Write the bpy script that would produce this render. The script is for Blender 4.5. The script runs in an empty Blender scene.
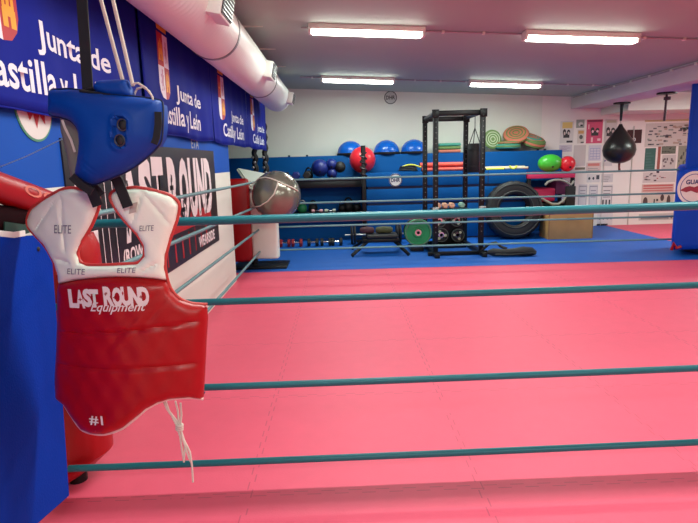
import bpy, bmesh, random
from math import *
from mathutils import Vector, Matrix
from mathutils.geometry import delaunay_2d_cdt
random.seed(4)
S = bpy.context.scene
COL = S.collection
# ---------------------------------------------------------------- camera, world, exposure
F, CX, CY = 545.0, 349.0, 261.5
yaw, pitch, roll = radians(.75), radians(10.35), radians(1.5)
D_ = Vector((sin(yaw)*cos(pitch), cos(yaw)*cos(pitch), -sin(pitch)))
r0 = Vector((cos(yaw), -sin(yaw), 0)); u0 = r0.cross(D_)
R_ = r0*cos(roll)-u0*sin(roll); U_ = u0*cos(roll)+r0*sin(roll)
CAM = Vector((0, 0, 1.4))
cd = bpy.data.cameras.new('camera'); cam = bpy.data.objects.new('camera', cd); COL.objects.link(cam)
cd.sensor_width = 36; cd.lens = 36*F/698; cd.clip_start = .05
m = Matrix((R_, U_, -D_)).transposed().to_4x4(); m.translation = CAM; cam.matrix_world = m
S.camera = cam
w = bpy.data.worlds.new('world'); S.world = w; w.use_nodes = True
w.node_tree.nodes['Background'].inputs[0].default_value = (.9, .95, 1, 1)
w.node_tree.nodes['Background'].inputs[1].default_value = .3
S.view_settings.view_transform = 'Standard'; S.view_settings.look = 'None'
S.view_settings.gamma = 1; S.view_settings.use_curve_mapping = False
S.view_settings.exposure = 0.38
LAMP = 30.0          # watts of a ceiling tube; rear and added ones get more

def at(x, y, **k):
    """point of the room seen at photo pixel x, y on the plane X=, Y= or Z="""
    d = D_ + R_*((x-CX)/F) + U_*((CY-y)/F)
    (a, v), = k.items(); i = 'XYZ'.index(a)
    return CAM + d*((v-CAM[i])/d[i])

# ---------------------------------------------------------------- materials
def lin(c): return tuple(((v/255)/12.92 if v/255 <= .04045 else ((v/255+.055)/1.055)**2.4) for v in c)+(1,)
MATS = {}
def mat(name, c, rough=.5, metal=0, noise=0, nscale=20, bump=0, bscale=60, emit=0, coat=0, spec=.5):
    if name in MATS: return MATS[name]
    M = bpy.data.materials.new(name); M.use_nodes = True; nt = M.node_tree; b = nt.nodes['Principled BSDF']
    b.inputs['Base Color'].default_value = lin(c); b.inputs['Roughness'].default_value = rough
    b.inputs['Metallic'].default_value = metal; b.inputs['Coat Weight'].default_value = coat; b.inputs['Specular IOR Level'].default_value = spec
    tc = nt.nodes.new('ShaderNodeTexCoord')
    if noise:
        n = nt.nodes.new('ShaderNodeTexNoise'); n.inputs['Scale'].default_value = nscale; n.inputs['Detail'].default_value = 4
        nt.links.new(tc.outputs['Object'], n.inputs['Vector'])
        mr = nt.nodes.new('ShaderNodeMapRange'); mr.inputs[3].default_value = 1-noise; mr.inputs[4].default_value = 1+noise
        nt.links.new(n.outputs['Fac'], mr.inputs[0])
        mx = nt.nodes.new('ShaderNodeVectorMath'); mx.operation = 'SCALE'; mx.inputs[0].default_value = lin(c)[:3]
        nt.links.new(mr.outputs[0], mx.inputs['Scale']); nt.links.new(mx.outputs[0], b.inputs['Base Color'])
    if bump:
        n = nt.nodes.new('ShaderNodeTexNoise'); n.inputs['Scale'].default_value = bscale; n.inputs['Detail'].default_value = 3
        nt.links.new(tc.outputs['Object'], n.inputs['Vector'])
        bp = nt.nodes.new('ShaderNodeBump'); bp.inputs['Strength'].default_value = bump; bp.inputs['Distance'].default_value = .01
        nt.links.new(n.outputs['Fac'], bp.inputs['Height']); nt.links.new(bp.outputs[0], b.inputs['Normal'])
    if emit:
        b.inputs['Emission Color'].default_value = lin(c); b.inputs['Emission Strength'].default_value = emit
    MATS[name] = M; return M

def seam_mat(name, c, dark=.74, x0=.57, y0=2.25, rough=.55):
    """foam puzzle mats, 1 m squares with toothed joints"""
    M = mat(name, c, rough, 0, .05, 9, .10, 130); nt = M.node_tree; N = nt.nodes; L = nt.links
    b = N['Principled BSDF']; src = b.inputs['Base Color'].links[0].from_socket
    def math(op, a, bb=None):
        n = N.new('ShaderNodeMath'); n.operation = op
        for i, v in enumerate((a, bb)):
            if v is None: continue
            if isinstance(v, (int, float)): n.inputs[i].default_value = v
            else: L.new(v, n.inputs[i])
        return n.outputs[0]
    g = N.new('ShaderNodeNewGeometry'); sp = N.new('ShaderNodeSeparateXYZ'); L.new(g.outputs['Position'], sp.inputs[0])
    def seam(u, u0, v):
        tooth = math('MULTIPLY', math('SUBTRACT', math('GREATER_THAN', math('FRACT', math('MULTIPLY', v, 8.5)), .5), .5), .022)
        d = math('ABSOLUTE', math('SUBTRACT', math('FRACT', math('ADD', math('ADD', math('SUBTRACT', u, u0), tooth), .5)), .5))
        return math('LESS_THAN', d, .0028)
    s = math('MAXIMUM', seam(sp.outputs[0], x0, sp.outputs[1]), seam(sp.outputs[1], y0, sp.outputs[0]))
    # the joints are tight in some places and gape in others
    nz = N.new('ShaderNodeTexNoise'); nz.inputs['Scale'].default_value = 2.2; L.new(g.outputs['Position'], nz.inputs['Vector'])
    s = math('MULTIPLY', s, math('MULTIPLY', math('GREATER_THAN', nz.outputs['Fac'], .36), 1-dark))
    k = math('SUBTRACT', 1, s)
    mx = N.new('ShaderNodeVectorMath'); mx.operation = 'SCALE'; L.new(src, mx.inputs[0]); L.new(k, mx.inputs['Scale'])
    L.new(mx.outputs[0], b.inputs['Base Color']); return M

PINK = seam_mat('pink_foam_mat', (222, 84, 110), y0=2.14)
BLUEF = seam_mat('blue_foam_mat', (2, 88, 178), dark=.8, y0=2.14)
WHITE = mat('white_paint', (222, 226, 214), .6, 0, .03, 3)
CEIL = mat('ceiling_paint', (166, 184, 172), .7, 0, .03, 2)
BLUEW = mat('blue_wall_paint', (12, 80, 178), .6, 0, .05, 4, spec=.2)
BANNER = mat('banner_cloth', (24, 36, 140), .7, 0, .06, 30, spec=.1)
BWHITE = mat('banner_print_white', (232, 232, 240), .6)
BLACKP = mat('poster_black', (34, 27, 27), .35)
PWHITE = mat('poster_white', (236, 226, 226), .5)
PRED = mat('poster_red', (176, 24, 26), .5)
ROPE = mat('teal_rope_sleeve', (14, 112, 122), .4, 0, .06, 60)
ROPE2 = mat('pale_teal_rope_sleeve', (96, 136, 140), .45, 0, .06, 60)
REDV = mat('red_vinyl', (166, 4, 8), .38, 0, .03, 12, .05, 90)
REDD = mat('dark_red_vinyl', (160, 10, 16), .35, 0, .03, 12)
WHITEV = mat('white_vinyl', (240, 250, 234), .4, 0, .03, 14, .06, 60)
PIPR = mat('red_piping', (196, 60, 54), .5)
PIPW = mat('pink_white_piping', (232, 196, 192), .5)
BLUEV = mat('blue_vinyl', (0, 66, 158), .5, 0, .04, 14, .05, 90, spec=.25)
BLUEP = mat('blue_pad_vinyl', (8, 66, 180), .5, 0, .04, 8, spec=.2)
BLUEM = mat('blue_corner_mat', (0, 52, 158), .7, 0, .05, 12, .15, 140, spec=.08)
BLUER = mat('blue_rack_board', (0, 82, 150), .6, 0, .05, 5, spec=.15)
NAVY = mat('navy_gap', (8, 24, 70), .6)
TAN = mat('grey_lining', (128, 124, 112), .7)
BLACK = mat('black_fabric', (14, 14, 18), .6)
BLACKR = mat('black_rubber', (18, 18, 20), .6, 0, .1, 30)
BLACKM = mat('black_steel', (30, 32, 34), .35, .6)
GREYM = mat('grey_metal', (150, 150, 150), .35, .8)
CHROME = mat('chrome', (210, 210, 210), .15, 1)
SILVER = mat('silver_ball_vinyl', (128, 124, 112), .22, .55)
CORD = mat('off_white_cord', (214, 204, 192), .7)
WOOD = mat('plywood', (188, 142, 84), .55, 0, .14, 7)
GREEN = mat('green_rubber', (40, 140, 84), .5)
LIME = mat('lime_vinyl', (66, 190, 56), .35)
REDB = mat('red_ball_vinyl', (214, 40, 52), .3)
BLUEB = mat('blue_dome_vinyl', (16, 96, 196), .25)
BLUE2 = mat('blue_leather', (14, 34, 112), .45)
MAGENTA = mat('magenta_foam', (206, 44, 92), .55)
ORANGE = mat('coral_foam', (228, 92, 78), .55)
PEACH = mat('peach_plastic', (238, 184, 150), .5)
YELLOW = mat('yellow_plastic', (226, 226, 70), .5)
DUCTM = mat('duct_white', (236, 242, 234), .4, .1)
PAPER = mat('paper_white', (222, 218, 214), .7)
GOLD = mat('gold_print', (232, 164, 36), .5)
CRED = mat('crest_red', (180, 34, 44), .5)
LILAC = mat('crest_lilac', (196, 150, 176), .5)
TUBE = mat('lit_tube_diffuser', (246, 252, 240), .4, emit=14)

# ---------------------------------------------------------------- mesh builder
class MB:
    def __init__(s): s.bm = bmesh.new(); s.mi = 0
    def _new(s, vs, M):
        if M is not None: bmesh.ops.transform(s.bm, matrix=M, verts=vs)
    def box(s, lo, hi, bev=0, M=None, seg=2):
        c = (Vector(lo)+Vector(hi))/2; d = Vector(hi)-Vector(lo)
        g = bmesh.ops.create_cube(s.bm, size=1, matrix=Matrix.Translation(c) @ Matrix.Diagonal((abs(d.x), abs(d.y), abs(d.z), 1)))
        vs = g['verts']
        if bev:
            es = list({e for v in vs for e in v.link_edges})
            r = bmesh.ops.bevel(s.bm, geom=vs+es, offset=bev, segments=seg, affect='EDGES', profile=.5)
            vs = list({v for f in r['faces'] for v in f.verts} | {v for v in vs if v.is_valid})
        s._new(vs, M); return s
    def tube(s, pts, r, n=12, caps=True, M=None):
        pts = [Vector(p) for p in pts]; rings = []; rs = r if isinstance(r, (list, tuple)) else [r]*len(pts)
        up = None
        for i, p in enumerate(pts):
            t = (pts[min(i+1, len(pts)-1)]-pts[max(i-1, 0)]).normalized()
            if up is None: up = Vector((0, 0, 1)) if abs(t.z) < .9 else Vector((1, 0, 0))
            a = t.cross(up)
            if a.length < 1e-4: a = t.orthogonal()
            a.normalize(); b = a.cross(t).normalized(); up = b
            rings.append([s.bm.verts.new(p+(a*cos(2*pi*k/n)+b*sin(2*pi*k/n))*rs[i]) for k in range(n)])
        for A, B in zip(rings, rings[1:]):
            for k in range(n): s.bm.faces.new((A[k], A[(k+1) % n], B[(k+1) % n], B[k]))
        if caps:
            s.bm.faces.new(list(reversed(rings[0]))); s.bm.faces.new(rings[-1])
        s._new([v for q in rings for v in q], M); return s
    def lathe(s, prof, n=32, M=None, fn=None):
        """profile of (radius, z) turned about z"""
        rings = []
        for r, z in prof:
            if r < 1e-6: rings.append([s.bm.verts.new((0, 0, z))])
            else: rings.append([s.bm.verts.new(((fn(k, r, z) if fn else r)*cos(2*pi*k/n), (fn(k, r, z) if fn else r)*sin(2*pi*k/n), z)) for k in range(n)])
        for A, B in zip(rings, rings[1:]):
            for k in range(n):
                k2 = (k+1) % n
                if len(A) == 1 and len(B) == 1: break
                if len(A) == 1: s.bm.faces.new((A[0], B[k2], B[k]))
                elif len(B) == 1: s.bm.faces.new((A[k], A[k2], B[0]))
                else: s.bm.faces.new((A[k], A[k2], B[k2], B[k]))
        s._new([v for q in rings for v in q], M); return s
    def ball(s, c, r, sc=(1, 1, 1), n=28):
        k = 14; pr = [(r*sin(pi*i/k) if 0 < i < k else 0, -r*cos(pi*i/k)) for i in range(k+1)]
        return s.lathe(pr, n, Matrix.Translation(c) @ Matrix.Diagonal((*sc, 1)))
    def prism(s, poly, d, M=None):
        """polygon in xz extruded along y from 0 to d"""
        A = [s.bm.verts.new((p[0], 0, p[1])) for p in poly]; B = [s.bm.verts.new((p[0], d, p[1])) for p in poly]
        s.bm.faces.new(A); s.bm.faces.new(list(reversed(B)))
        for i in range(len(A)):
            j = (i+1) % len(A); s.bm.faces.new((A[j], A[i], B[i], B[j]))
        s._new(A+B, M); return s
    def band(s, pts, wdir, wid, th, M=None):
        """flat strap along pts"""
        pts = [Vector(p) for p in pts]; rings = []
        for i, p in enumerate(pts):
            t = (pts[min(i+1, len(pts)-1)]-pts[max(i-1, 0)]).normalized()
            wv = Vector(wdir); wv = (wv-t*wv.dot(t)).normalized()*wid/2; nv = t.cross(wv).normalized()*th/2
            rings.append([s.bm.verts.new(p+q) for q in (wv+nv, -wv+nv, -wv-nv, wv-nv)])
        for A, B in zip(rings, rings[1:]):
            for k in range(4): s.bm.faces.new((A[k], A[(k+1) % 4], B[(k+1) % 4], B[k]))
        s.bm.faces.new(list(reversed(rings[0]))); s.bm.faces.new(rings[-1]); return s
    def mesh(s, me, M):
        n = len(s.bm.verts); s.bm.from_mesh(me); s.bm.verts.ensure_lookup_table()
        bmesh.ops.transform(s.bm, matrix=M, verts=s.bm.verts[n:]); return s
    def build(s, name, material, parent=None, smooth=True, flip=True, label=None):
        if flip: bmesh.ops.recalc_face_normals(s.bm, faces=s.bm.faces[:])
        off = Vector((0, 0, 0))
        if parent is not None: off = parent.matrix_basis.translation + (parent.parent.matrix_basis.translation if parent.parent else Vector())
        if off.length: bmesh.ops.translate(s.bm, verts=s.bm.verts[:], vec=-off)
        me = bpy.data.meshes.new(name); s.bm.to_mesh(me); s.bm.free()
        for mm in (material if isinstance(material, (list, tuple)) else [material]): me.materials.append(mm)
        o = bpy.data.objects.new(name, me); COL.objects.link(o)
        if smooth:
            me.polygons.foreach_set('use_smooth', [True]*len(me.polygons))
            me.set_sharp_from_angle(angle=radians(38))
        if parent is not None: o.parent = parent
        if label: o['label'] = label
        return o

def tag(o, label, cat, group=None, kind=None):
    o['label'] = label; o['category'] = cat
    if group: o['group'] = group
    if kind: o['kind'] = kind
    return o
def struct(o): o['kind'] = 'structure'; return o
def thing(name, loc, label, cat, group=None):
    o = bpy.data.objects.new(name, None); o.empty_display_size = .1; COL.objects.link(o); o.location = loc
    return tag(o, label, cat, group)
def text_mesh(s, bold=0, shear=0):
    c = bpy.data.curves.new('t', 'FONT'); c.body = s; c.size = 1; c.offset = bold; c.shear = shear; c.resolution_u = 3
    o = bpy.data.objects.new('t', c); COL.objects.link(o)
    bpy.context.view_layer.update()
    me = bpy.data.meshes.new_from_object(o.evaluated_get(bpy.context.evaluated_depsgraph_get()))
    bpy.data.objects.remove(o); bpy.data.curves.remove(c)
    xs = [v.co.x for v in me.vertices]; ys = [v.co.y for v in me.vertices]
    x0, x1, y0, y1 = min(xs), max(xs), min(ys), max(ys)
    for v in me.vertices: v.co = ((v.co.x-x0)/(x1-x0), (v.co.y-y0)/(y1-y0), 0)
    return me
def text_on(s, o, xd, yd, nrm, wid, hei, bold=0, shear=0, mb=None):
    """flat lettering: o lower-left corner, fitted to wid x hei"""
    M = Matrix((Vector(xd)*wid, Vector(yd)*hei, Vector(nrm))).transposed().to_4x4(); M.translation = Vector(o)
    mb = mb or MB(); mb.mesh(text_mesh(s, bold, shear), M); return mb
def poly_on(mb, pts, o, xd, yd):
    o, xd, yd = Vector(o), Vector(xd), Vector(yd)
    mb.bm.faces.new([mb.bm.verts.new(o+xd*a+yd*b) for a, b in pts]); return mb

def smooth_closed(P, k=6):
    n = len(P); out = []
    for i in range(n):
        p0, p1, p2, p3 = (Vector(P[(i+j-1) % n]) for j in range(4))
        for s in range(k):
            t = s/k
            out.append(.5*((2*p1)+(p2-p0)*t+(2*p0-5*p1+4*p2-p3)*t*t+(3*p1-p0-3*p2+p3)*t**3))
    return out
def pillow(outline, yfun, front, back, soft, step, carve=None):
    """padded panel in the XZ plane: outline of 2D points; front/back padding that rounds off at the rim"""
    out = [Vector(p) for p in outline]; n = len(out)
    xs = [p.x for p in out]; zs = [p.y for p in out]
    def inside(q):
        c = False; j = n-1
        for i in range(n):
            a, b = out[i], out[j]
            if (a.y > q.y) != (b.y > q.y) and q.x < (b.x-a.x)*(q.y-a.y)/(b.y-a.y)+a.x: c = not c
            j = i
        return c
    def dist(q):
        d = 9
        for i in range(n):
            a = out[i]; ab = out[(i+1) % n]-a; L = ab.length_squared
            t = max(0, min(1, (q-a).dot(ab)/L)) if L else 0
            d = min(d, (q-a-ab*t).length)
        return d
    pts = list(out); ds = [0]*n
    x = min(xs); 
    while x < max(xs):
        z = min(zs)
        while z < max(zs):
            q = Vector((x+step*.13, z+step*.21))
            if inside(q):
                d = dist(q)
                if d > step*.45: pts.append(q); ds.append(d)
            z += step
        x += step
    v, _, f, ov, _, _ = delaunay_2d_cdt(pts, [], [list(range(n))], 1, 1e-6)
    dd = [ds[o[0]] if o else 0 for o in ov]
    mb = MB(); A = []; B = []
    for q, d in zip(v, dd):
        k = sqrt(max(0, 1-(1-min(1, d/soft))**2)); y = yfun(q.x, q.y)
        fr = front*k
        if carve: fr -= carve(q.x, q.y)*min(1, d/soft)
        A.append(mb.bm.verts.new((q.x, y-fr, q.y)))
        B.append(A[-1] if d == 0 and False else mb.bm.verts.new((q.x, y+back*k+.0005, q.y)))
    for t in f:
        try: mb.bm.faces.new([A[i] for i in t]); mb.bm.faces.new([B[i] for i in reversed(t)])
        except ValueError: pass
    for e in [e for e in mb.bm.edges if len(e.link_faces) == 1 and e.verts[0] in set(A[:n])]:
        i, j = A.index(e.verts[0]), A.index(e.verts[1])
        try: mb.bm.faces.new((A[i], A[j], B[j], B[i]))
        except ValueError: pass
    return mb

# ================================================================= ROOM
def cz(x): return 2.765-.05*x
LW = -1.3                       # plane of the left wall
mb = MB()
def quad(mb, pts, mi=0):
    f = mb.bm.faces.new([mb.bm.verts.new(p) for p in pts]); f.material_index = mi; return f
XR, YB, YF = 9.0, -4.0, 10.9
YM = 7.07
quad(mb, [(-4, YB, 0), (XR, YB, 0), (XR, YM, 0), (-4, YM, 0)], 0)
quad(mb, [(-4, YM, 0), (5.35, YM, 0), (5.35, YF+.3, 0), (-4, YF+.3, 0)], 1)
quad(mb, [(5.35, YM, 0), (XR, YM, 0), (XR, YF+.3, 0), (5.35, YF+.3, 0)], 0)
struct(mb.build('floor', [PINK, BLUEF], smooth=False))
mb = MB(); a = -4.2; b = XR+.2
quad(mb, [(a, YB, cz(a)), (b, YB, cz(b)), (b, YF+.3, cz(b)), (a, YF+.3, cz(a))])
quad(mb, [(a, YB, cz(a)+.1), (b, YB, cz(b)+.1), (b, YF+.3, cz(b)+.1), (a, YF+.3, cz(a)+.1)])
struct(mb.build('ceiling', CEIL, smooth=False))
# left wall: blue above, white below, ends before the far corner of the ring
mb = MB(); mb.box((LW-.2, YB, 0), (LW, 6.57, 1.32)); struct(mb.build('wall_left_lower', WHITE))
mb = MB(); mb.box((LW-.2, YB, 1.32), (LW, 6.57, 2.95)); struct(mb.build('wall_left_upper', BLUEW))
mb = MB(); mb.box((-4.2, YB, 0), (-4, YF+.3, 3.1)); struct(mb.build('wall_far_left', WHITE))
mb = MB(); mb.box((-4.2, YF, 0), (3.98, YF+.2, 3.1)); struct(mb.build('wall_back', WHITE))
mb = MB(); mb.box((3.98, YF+.02, 0), (XR+.2, YF+.3, 3.1)); struct(mb.build('wall_back_right', mat('door_wall_paint', (236, 230, 222), .6, 0, .02, 3)))
mb = MB(); mb.box((XR, YB, 0), (XR+.2, YF+.3, 3.1)); struct(mb.build('wall_right', WHITE))
mb = MB(); mb.box((-4.2, YB-.2, 0), (XR+.2, YB, 3.1)); struct(mb.build('wall_front', WHITE))
# concrete beam running into the depth over the pillar and a soffit across the back on its right
mb = MB(); mb.box((4.55, YB, 2.31), (5.15, YF+.02, 2.9)); struct(mb.build('trim_1', mat('beam_paint', (206, 200, 204), .7, 0, .03, 2)))
mb = MB(); mb.box((5.15, 9.9, 2.17), (XR, YF+.02, 2.9)); struct(mb.build('trim_2', WHITE))
# ceiling board joints at the left
for k, (y, x0, x1) in enumerate(((27, 238, 263), (49.6, 254, 276), (67, 268, 286))):
    p = at(x0, y, Z=2.80); q = at(x1, y, Z=2.80)
    mb = MB(); mb.box((p.x, p.y-.008, cz(p.x)-.02), (q.x, p.y+.008, cz(p.x)+.01)); struct(mb.build('trim_%d' % (k+3), WHITE))
# double door line between the posters
p = at(633.5, 140, Y=YF)
mb = MB(); mb.box((p.x-.006, YF-.005, 0), (p.x+.006, YF+.03, 1.95));
mb.box((5.25, YF, 0), (5.26, YF+.025, 2.02))
struct(mb.build('door_1', mat('door_gap_grey', (206, 200, 190), .7)))

# ================================================================= CEILING LIGHTS
def tube_light(cx, cy, L, label, rot=0, k=1.0):
    z = cz(cx); t = thing('ceiling_light', (cx, cy, z-.09), label, 'ceiling light', 'fluorescent ceiling lights')
    M = Matrix.Translation((cx, cy, z)) @ Matrix.Rotation(atan(.05), 4, 'Y') @ Matrix.Rotation(rot, 4, 'Z')
    mb = MB(); mb.box((-L/2-.03, -.07, -.055), (L/2+.03, .07, 0), .008, M); mb.build('housing', mat('lamp_housing', (232, 230, 222), .5), t)
    mb = MB(); mb.box((-L/2, -.06, -.095), (L/2, .06, -.05), .02, M, 3); mb.build('diffuser', TUBE, t)
    for s in (-1, 1):
        mb = MB(); mb.box((s*(L/2+.015)-.015, -.066, -.092), (s*(L/2+.015)+.015, .066, -.05), .006, M)
        mb.build('end_cap', mat('lamp_housing', 0), t)
    ld = bpy.data.lights.new('lamp', 'AREA'); ld.shape = 'RECTANGLE'; ld.size = L; ld.size_y = .12; ld.energy = LAMP*k; ld.color = (.90, 1, .93)
    lo = bpy.data.objects.new('lamp', ld); COL.objects.link(lo); lo.matrix_world = M @ Matrix.Translation((0, 0, -.10)); lo.parent = t
    lo.matrix_parent_inverse = Matrix.Translation(-Vector(t.location))
    return t
for (px, py, Y, L, lab) in ((367, 32, 5.85, 1.12, 'bright ceiling light nearest the white duct, front row'),
                            (581, 38, 5.85, 1.12, 'bright ceiling light at upper right beside the beam, front row'),
                            (358, 79, 9.2, 1.13, 'ceiling light above the round wall clock, rear row'),
                            (505, 85, 9.2, 1.13, 'ceiling light above the power rack, rear row')):
    p = at(px, py, Y=Y); tube_light(p.x, Y, L, lab)
for (x, y, lab) in ((.35, 2.3, 'ceiling light over the near ropes, left of two'), (2.6, 2.3, 'ceiling light over the near ropes, right of two'), (.35, -1.2, 'ceiling light behind the photographer, left of two'), (2.7, -1.2, 'ceiling light behind the photographer, right of two'), (6.4, 8.4, 'added unseen ceiling light beyond the beam near the notice board'), (6.9, 4.4, 'added unseen ceiling light beyond the beam and the pillar')):  # unseen tubes; the two beyond the beam are added to brighten that wall
    tube_light(x, y, 1.14, lab, 0, 1.5 if y < 0 else (1.5 if x > 6 else 1.0))
# conduits with clips
def conduit(y, x0, x1, label):
    t = thing('cable_conduit', (x0, y, cz(x0)-.02), label, 'conduit')
    mb = MB(); mb.tube([(x0, y+.09, cz(x0)-.014), (x1, y+.09, cz(x1)-.014)], .009, 8); mb.build('pipe', mat('conduit_grey', (168, 160, 164), .5), t)
    x = x0+.2
    while x < x1:
        mb = MB(); mb.box((x-.014, y+.07, cz(x)-.03), (x+.014, y+.11, cz(x)-.001), .004); mb.build('clip', WHITE, t); x += .42
conduit(5.85, -.35, 4.5, 'thin grey conduit with clips along the front row of ceiling lights')
conduit(9.2, -.6, 4.5, 'thin grey conduit with clips along the rear row of ceiling lights')
t = thing('cable_conduit', (4.53, 5, 2.5), 'thin pipe with clips where the beam meets the ceiling', 'conduit')
mb = MB(); mb.tube([(4.535, 2, cz(4.5)-.03), (4.535, 10.8, cz(4.5)-.03)], .010, 8); mb.build('pipe', mat('conduit_grey', 0), t)
for k in range(12):
    mb = MB(); mb.box((4.515, 4.5+k*.52, cz(4.5)-.05), (4.55, 4.54+k*.52, cz(4.5)-.015), .004); mb.build('clip', WHITE, t)

# ================================================================= DUCT
dx, dz, dr = -.98, 2.455, .22
t = thing('air_duct', (dx, 3, dz-dr), 'fat white ribbed ventilation duct running along the top of the left wall', 'duct')
mb = MB(); prof = []
y = -1.0
while y < 9.15:
    prof += [(dr, y), (dr-.0035, y+.018), (dr, y+.036)]; y += .06
prof += [(dr, 9.17), (dr-.03, 9.2), (0, 9.2)]
mb.lathe([(0, -1.0)]+prof, 40, Matrix.Translation((dx, 0, dz)) @ Matrix.Rotation(-pi/2, 4, 'X'))
mb.build('duct_tube', DUCTM, t)
for yy in (2.0, 4.6, 7.2):
    mb = MB(); mb.lathe([(dr, yy-.02), (dr+.006, yy-.02), (dr+.006, yy+.02), (dr, yy+.02)], 40, Matrix.Translation((dx, 0, dz)) @ Matrix.Rotation(-pi/2, 4, 'X'))
    mb.build('clamp_band', GREYM, t)
for yy in (3.75, 6.3, 8.95):
    M = Matrix.Translation((dx, yy, dz)) @ Matrix.Rotation(radians(12), 4, 'Y')
    mb = MB(); mb.box((dr-.04, -.16, -.08), (dr+.075, .16, .09), .006, M); v = mb.build('vent_collar', DUCTM, t)
    mb = MB(); mb.box((dr+.074, -.14, -.065), (dr+.082, .14, .075), .0, M); mb.build('grille', mat('grille_dark', (50, 48, 52), .5), v)
    mb = MB()
    for k in range(6): mb.box((dr+.078, -.14, -.056+k*.024), (dr+.09, .14, -.050+k*.024), 0, M)
    mb.build('louvre', GREYM, v)

# ================================================================= BANNERS
BX = -1.265
XD, YD, NR = (0, 1, 0), (0, 0, 1), (1, 0, 0)
def banner(k, y0, y1, crest_y, label, ty=None, s=1.0):
    t = thing('banner', (BX, (y0+y1)/2, 1.64), label, 'banner', 'blue banners along the left wall')
    def bx(y, z):
        h = (2.78-z)/1.14
        return BX + .012*h*sin((y-y0)*7.3+k)*.9 + .006*sin(y*17+k*2+z*1.5)*h
    mb = MB(); g = []
    ny, nz = 60, 22
    for i in range(ny+1):
        y = y0+(y1-y0)*i/ny; col = []
        for j in range(nz+1):
            zb = 1.645-.012*sin((y-y0)/(y1-y0)*pi)-.008*sin(y*5+k)
            z = zb+(2.66-zb)*j/nz; col.append(mb.bm.verts.new((bx(y, z), y, z)))
        g.append(col)
    for i in range(ny):
        for j in range(nz): mb.bm.faces.new((g[i][j], g[i+1][j], g[i+1][j+1], g[i][j+1]))
    o = mb.build('cloth', BANNER, t, flip=False)
    sol = o.modifiers.new('thick', 'SOLIDIFY'); sol.thickness = .003; sol.offset = -1
    # hem
    mb = MB(); mb.tube([(bx(y0+(y1-y0)*i/30, 1.64), y0+(y1-y0)*i/30, 1.642-.012*sin(i/30*pi)-.008*sin((y0+(y1-y0)*i/30)*5+k)) for i in range(31)], .004, 6)
    mb.build('hem', BANNER, t)
    fx = BX+.021
    def conform(mb):
        for v in mb.bm.verts: v.co.x = bx(v.co.y, v.co.z)+.002+(v.co.x-fx)
        return mb
    ty = ty or (crest_y+.28)
    mb = text_on('Junta de', (fx, ty+.17, 1.88), XD, YD, NR, .78*s, .150*s, .018); conform(mb).build('lettering', BWHITE, t, False, False)
    mb = text_on('Castilla y León', (fx, ty-.28, 1.672), XD, YD, NR, 1.20*s, .19*s, .018); conform(mb).build('lettering', BWHITE, t, False, False)
    # crest: quartered shield with two castles and two lions, crown above
    cw, ch, cb = .25*s, .46, 1.89
    O = Vector((fx, crest_y-cw/2, cb))
    def shp(pts, mi, lift):
        f = mbc.bm.faces.new([mbc.bm.verts.new(O+Vector((lift, a*cw, b*ch))) for a, b in pts]); f.material_index = mi
    mbc = MB()
    shp([(0, .22), (.08, .1), (.25, .02), (.5, 0), (.5, .5), (0, .5)], 1, 0)
    shp([(.5, 0), (.75, .02), (.92, .1), (1, .22), (1, .5), (.5, .5)], 0, 0)
    shp([(0, .5), (.5, .5), (.5, 1), (0, 1)], 0, 0); shp([(.5, .5), (1, .5), (1, 1), (.5, 1)], 1, 0)
    castle = [(0, 0), (0, .5), (.05, .5), (.05, .95), (.1, .95), (.1, .85), (.2, .85), (.2, .95), (.27, .95), (.27, .6), (.38, .6), (.38, 1.1), (.46, 1.1), (.46, 1), (.54, 1), (.54, 1.1), (.62, 1.1), (.62, .6), (.73, .6), (.73, .95), (.8, .95), (.8, .85), (.9, .85), (.9, .95), (.95, .95), (.95, .5), (1, .5), (1, 0), (.6, 0), (.6, .3), (.4, .3), (.4, 0)]
    lion = [(.15, 0), (.35, .1), (.3, .35), (.1, .3), (.3, .55), (.1, .7), (.35, .75), (.45, 1), (.75, .95), (.7, .7), (.9, .75), (.75, .5), (.7, .3), (.9, .1), (.7, 0), (.6, .25), (.45, .2), (.45, 0)]
    for (ox, oy) in ((.08, .58), (.56, .12)): shp([(ox+a*.36, oy+b*.30) for a, b in castle], 2, .0015)
    for (ox, oy) in ((.57, .57), (.1, .12)): shp([(ox+a*.34, oy+b*.34) for a, b in lion], 3, .0015)
    shp([(.05, 1.04), (.95, 1.04), (1, 1.22), (.8, 1.12), (.72, 1.27), (.5, 1.14), (.28, 1.27), (.2, 1.12), (0, 1.22)], 2, 0)
    conform(mbc).build('crest', [CRED, BWHITE, GOLD, LILAC], t, False, False)
    # cords tying it to the duct hooks
    for yy in (y0+.05, y1-.05):
        mb = MB(); mb.tube([(BX+.01, yy, 2.655), (BX+.01, yy, cz(BX)-.01)], .004, 6); mb.build('tie_cord', CORD, t)
banner(0, 1.35, 3.72, 2.21, 'large blue banner at far left with crest and white lettering behind the headgear', 2.27, .97)
banner(1, 3.74, 5.66, 4.22, 'second blue banner, right of the headgear, with whole crest and lettering', 4.30)
banner(2, 5.68, 7.86, 6.20, 'third blue banner along the duct, crossing the end of the wall', 6.50)
banner(3, 7.88, 9.86, 8.35, 'farthest blue banner at the duct end, beside the white rear wall', 8.60, .93)

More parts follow.
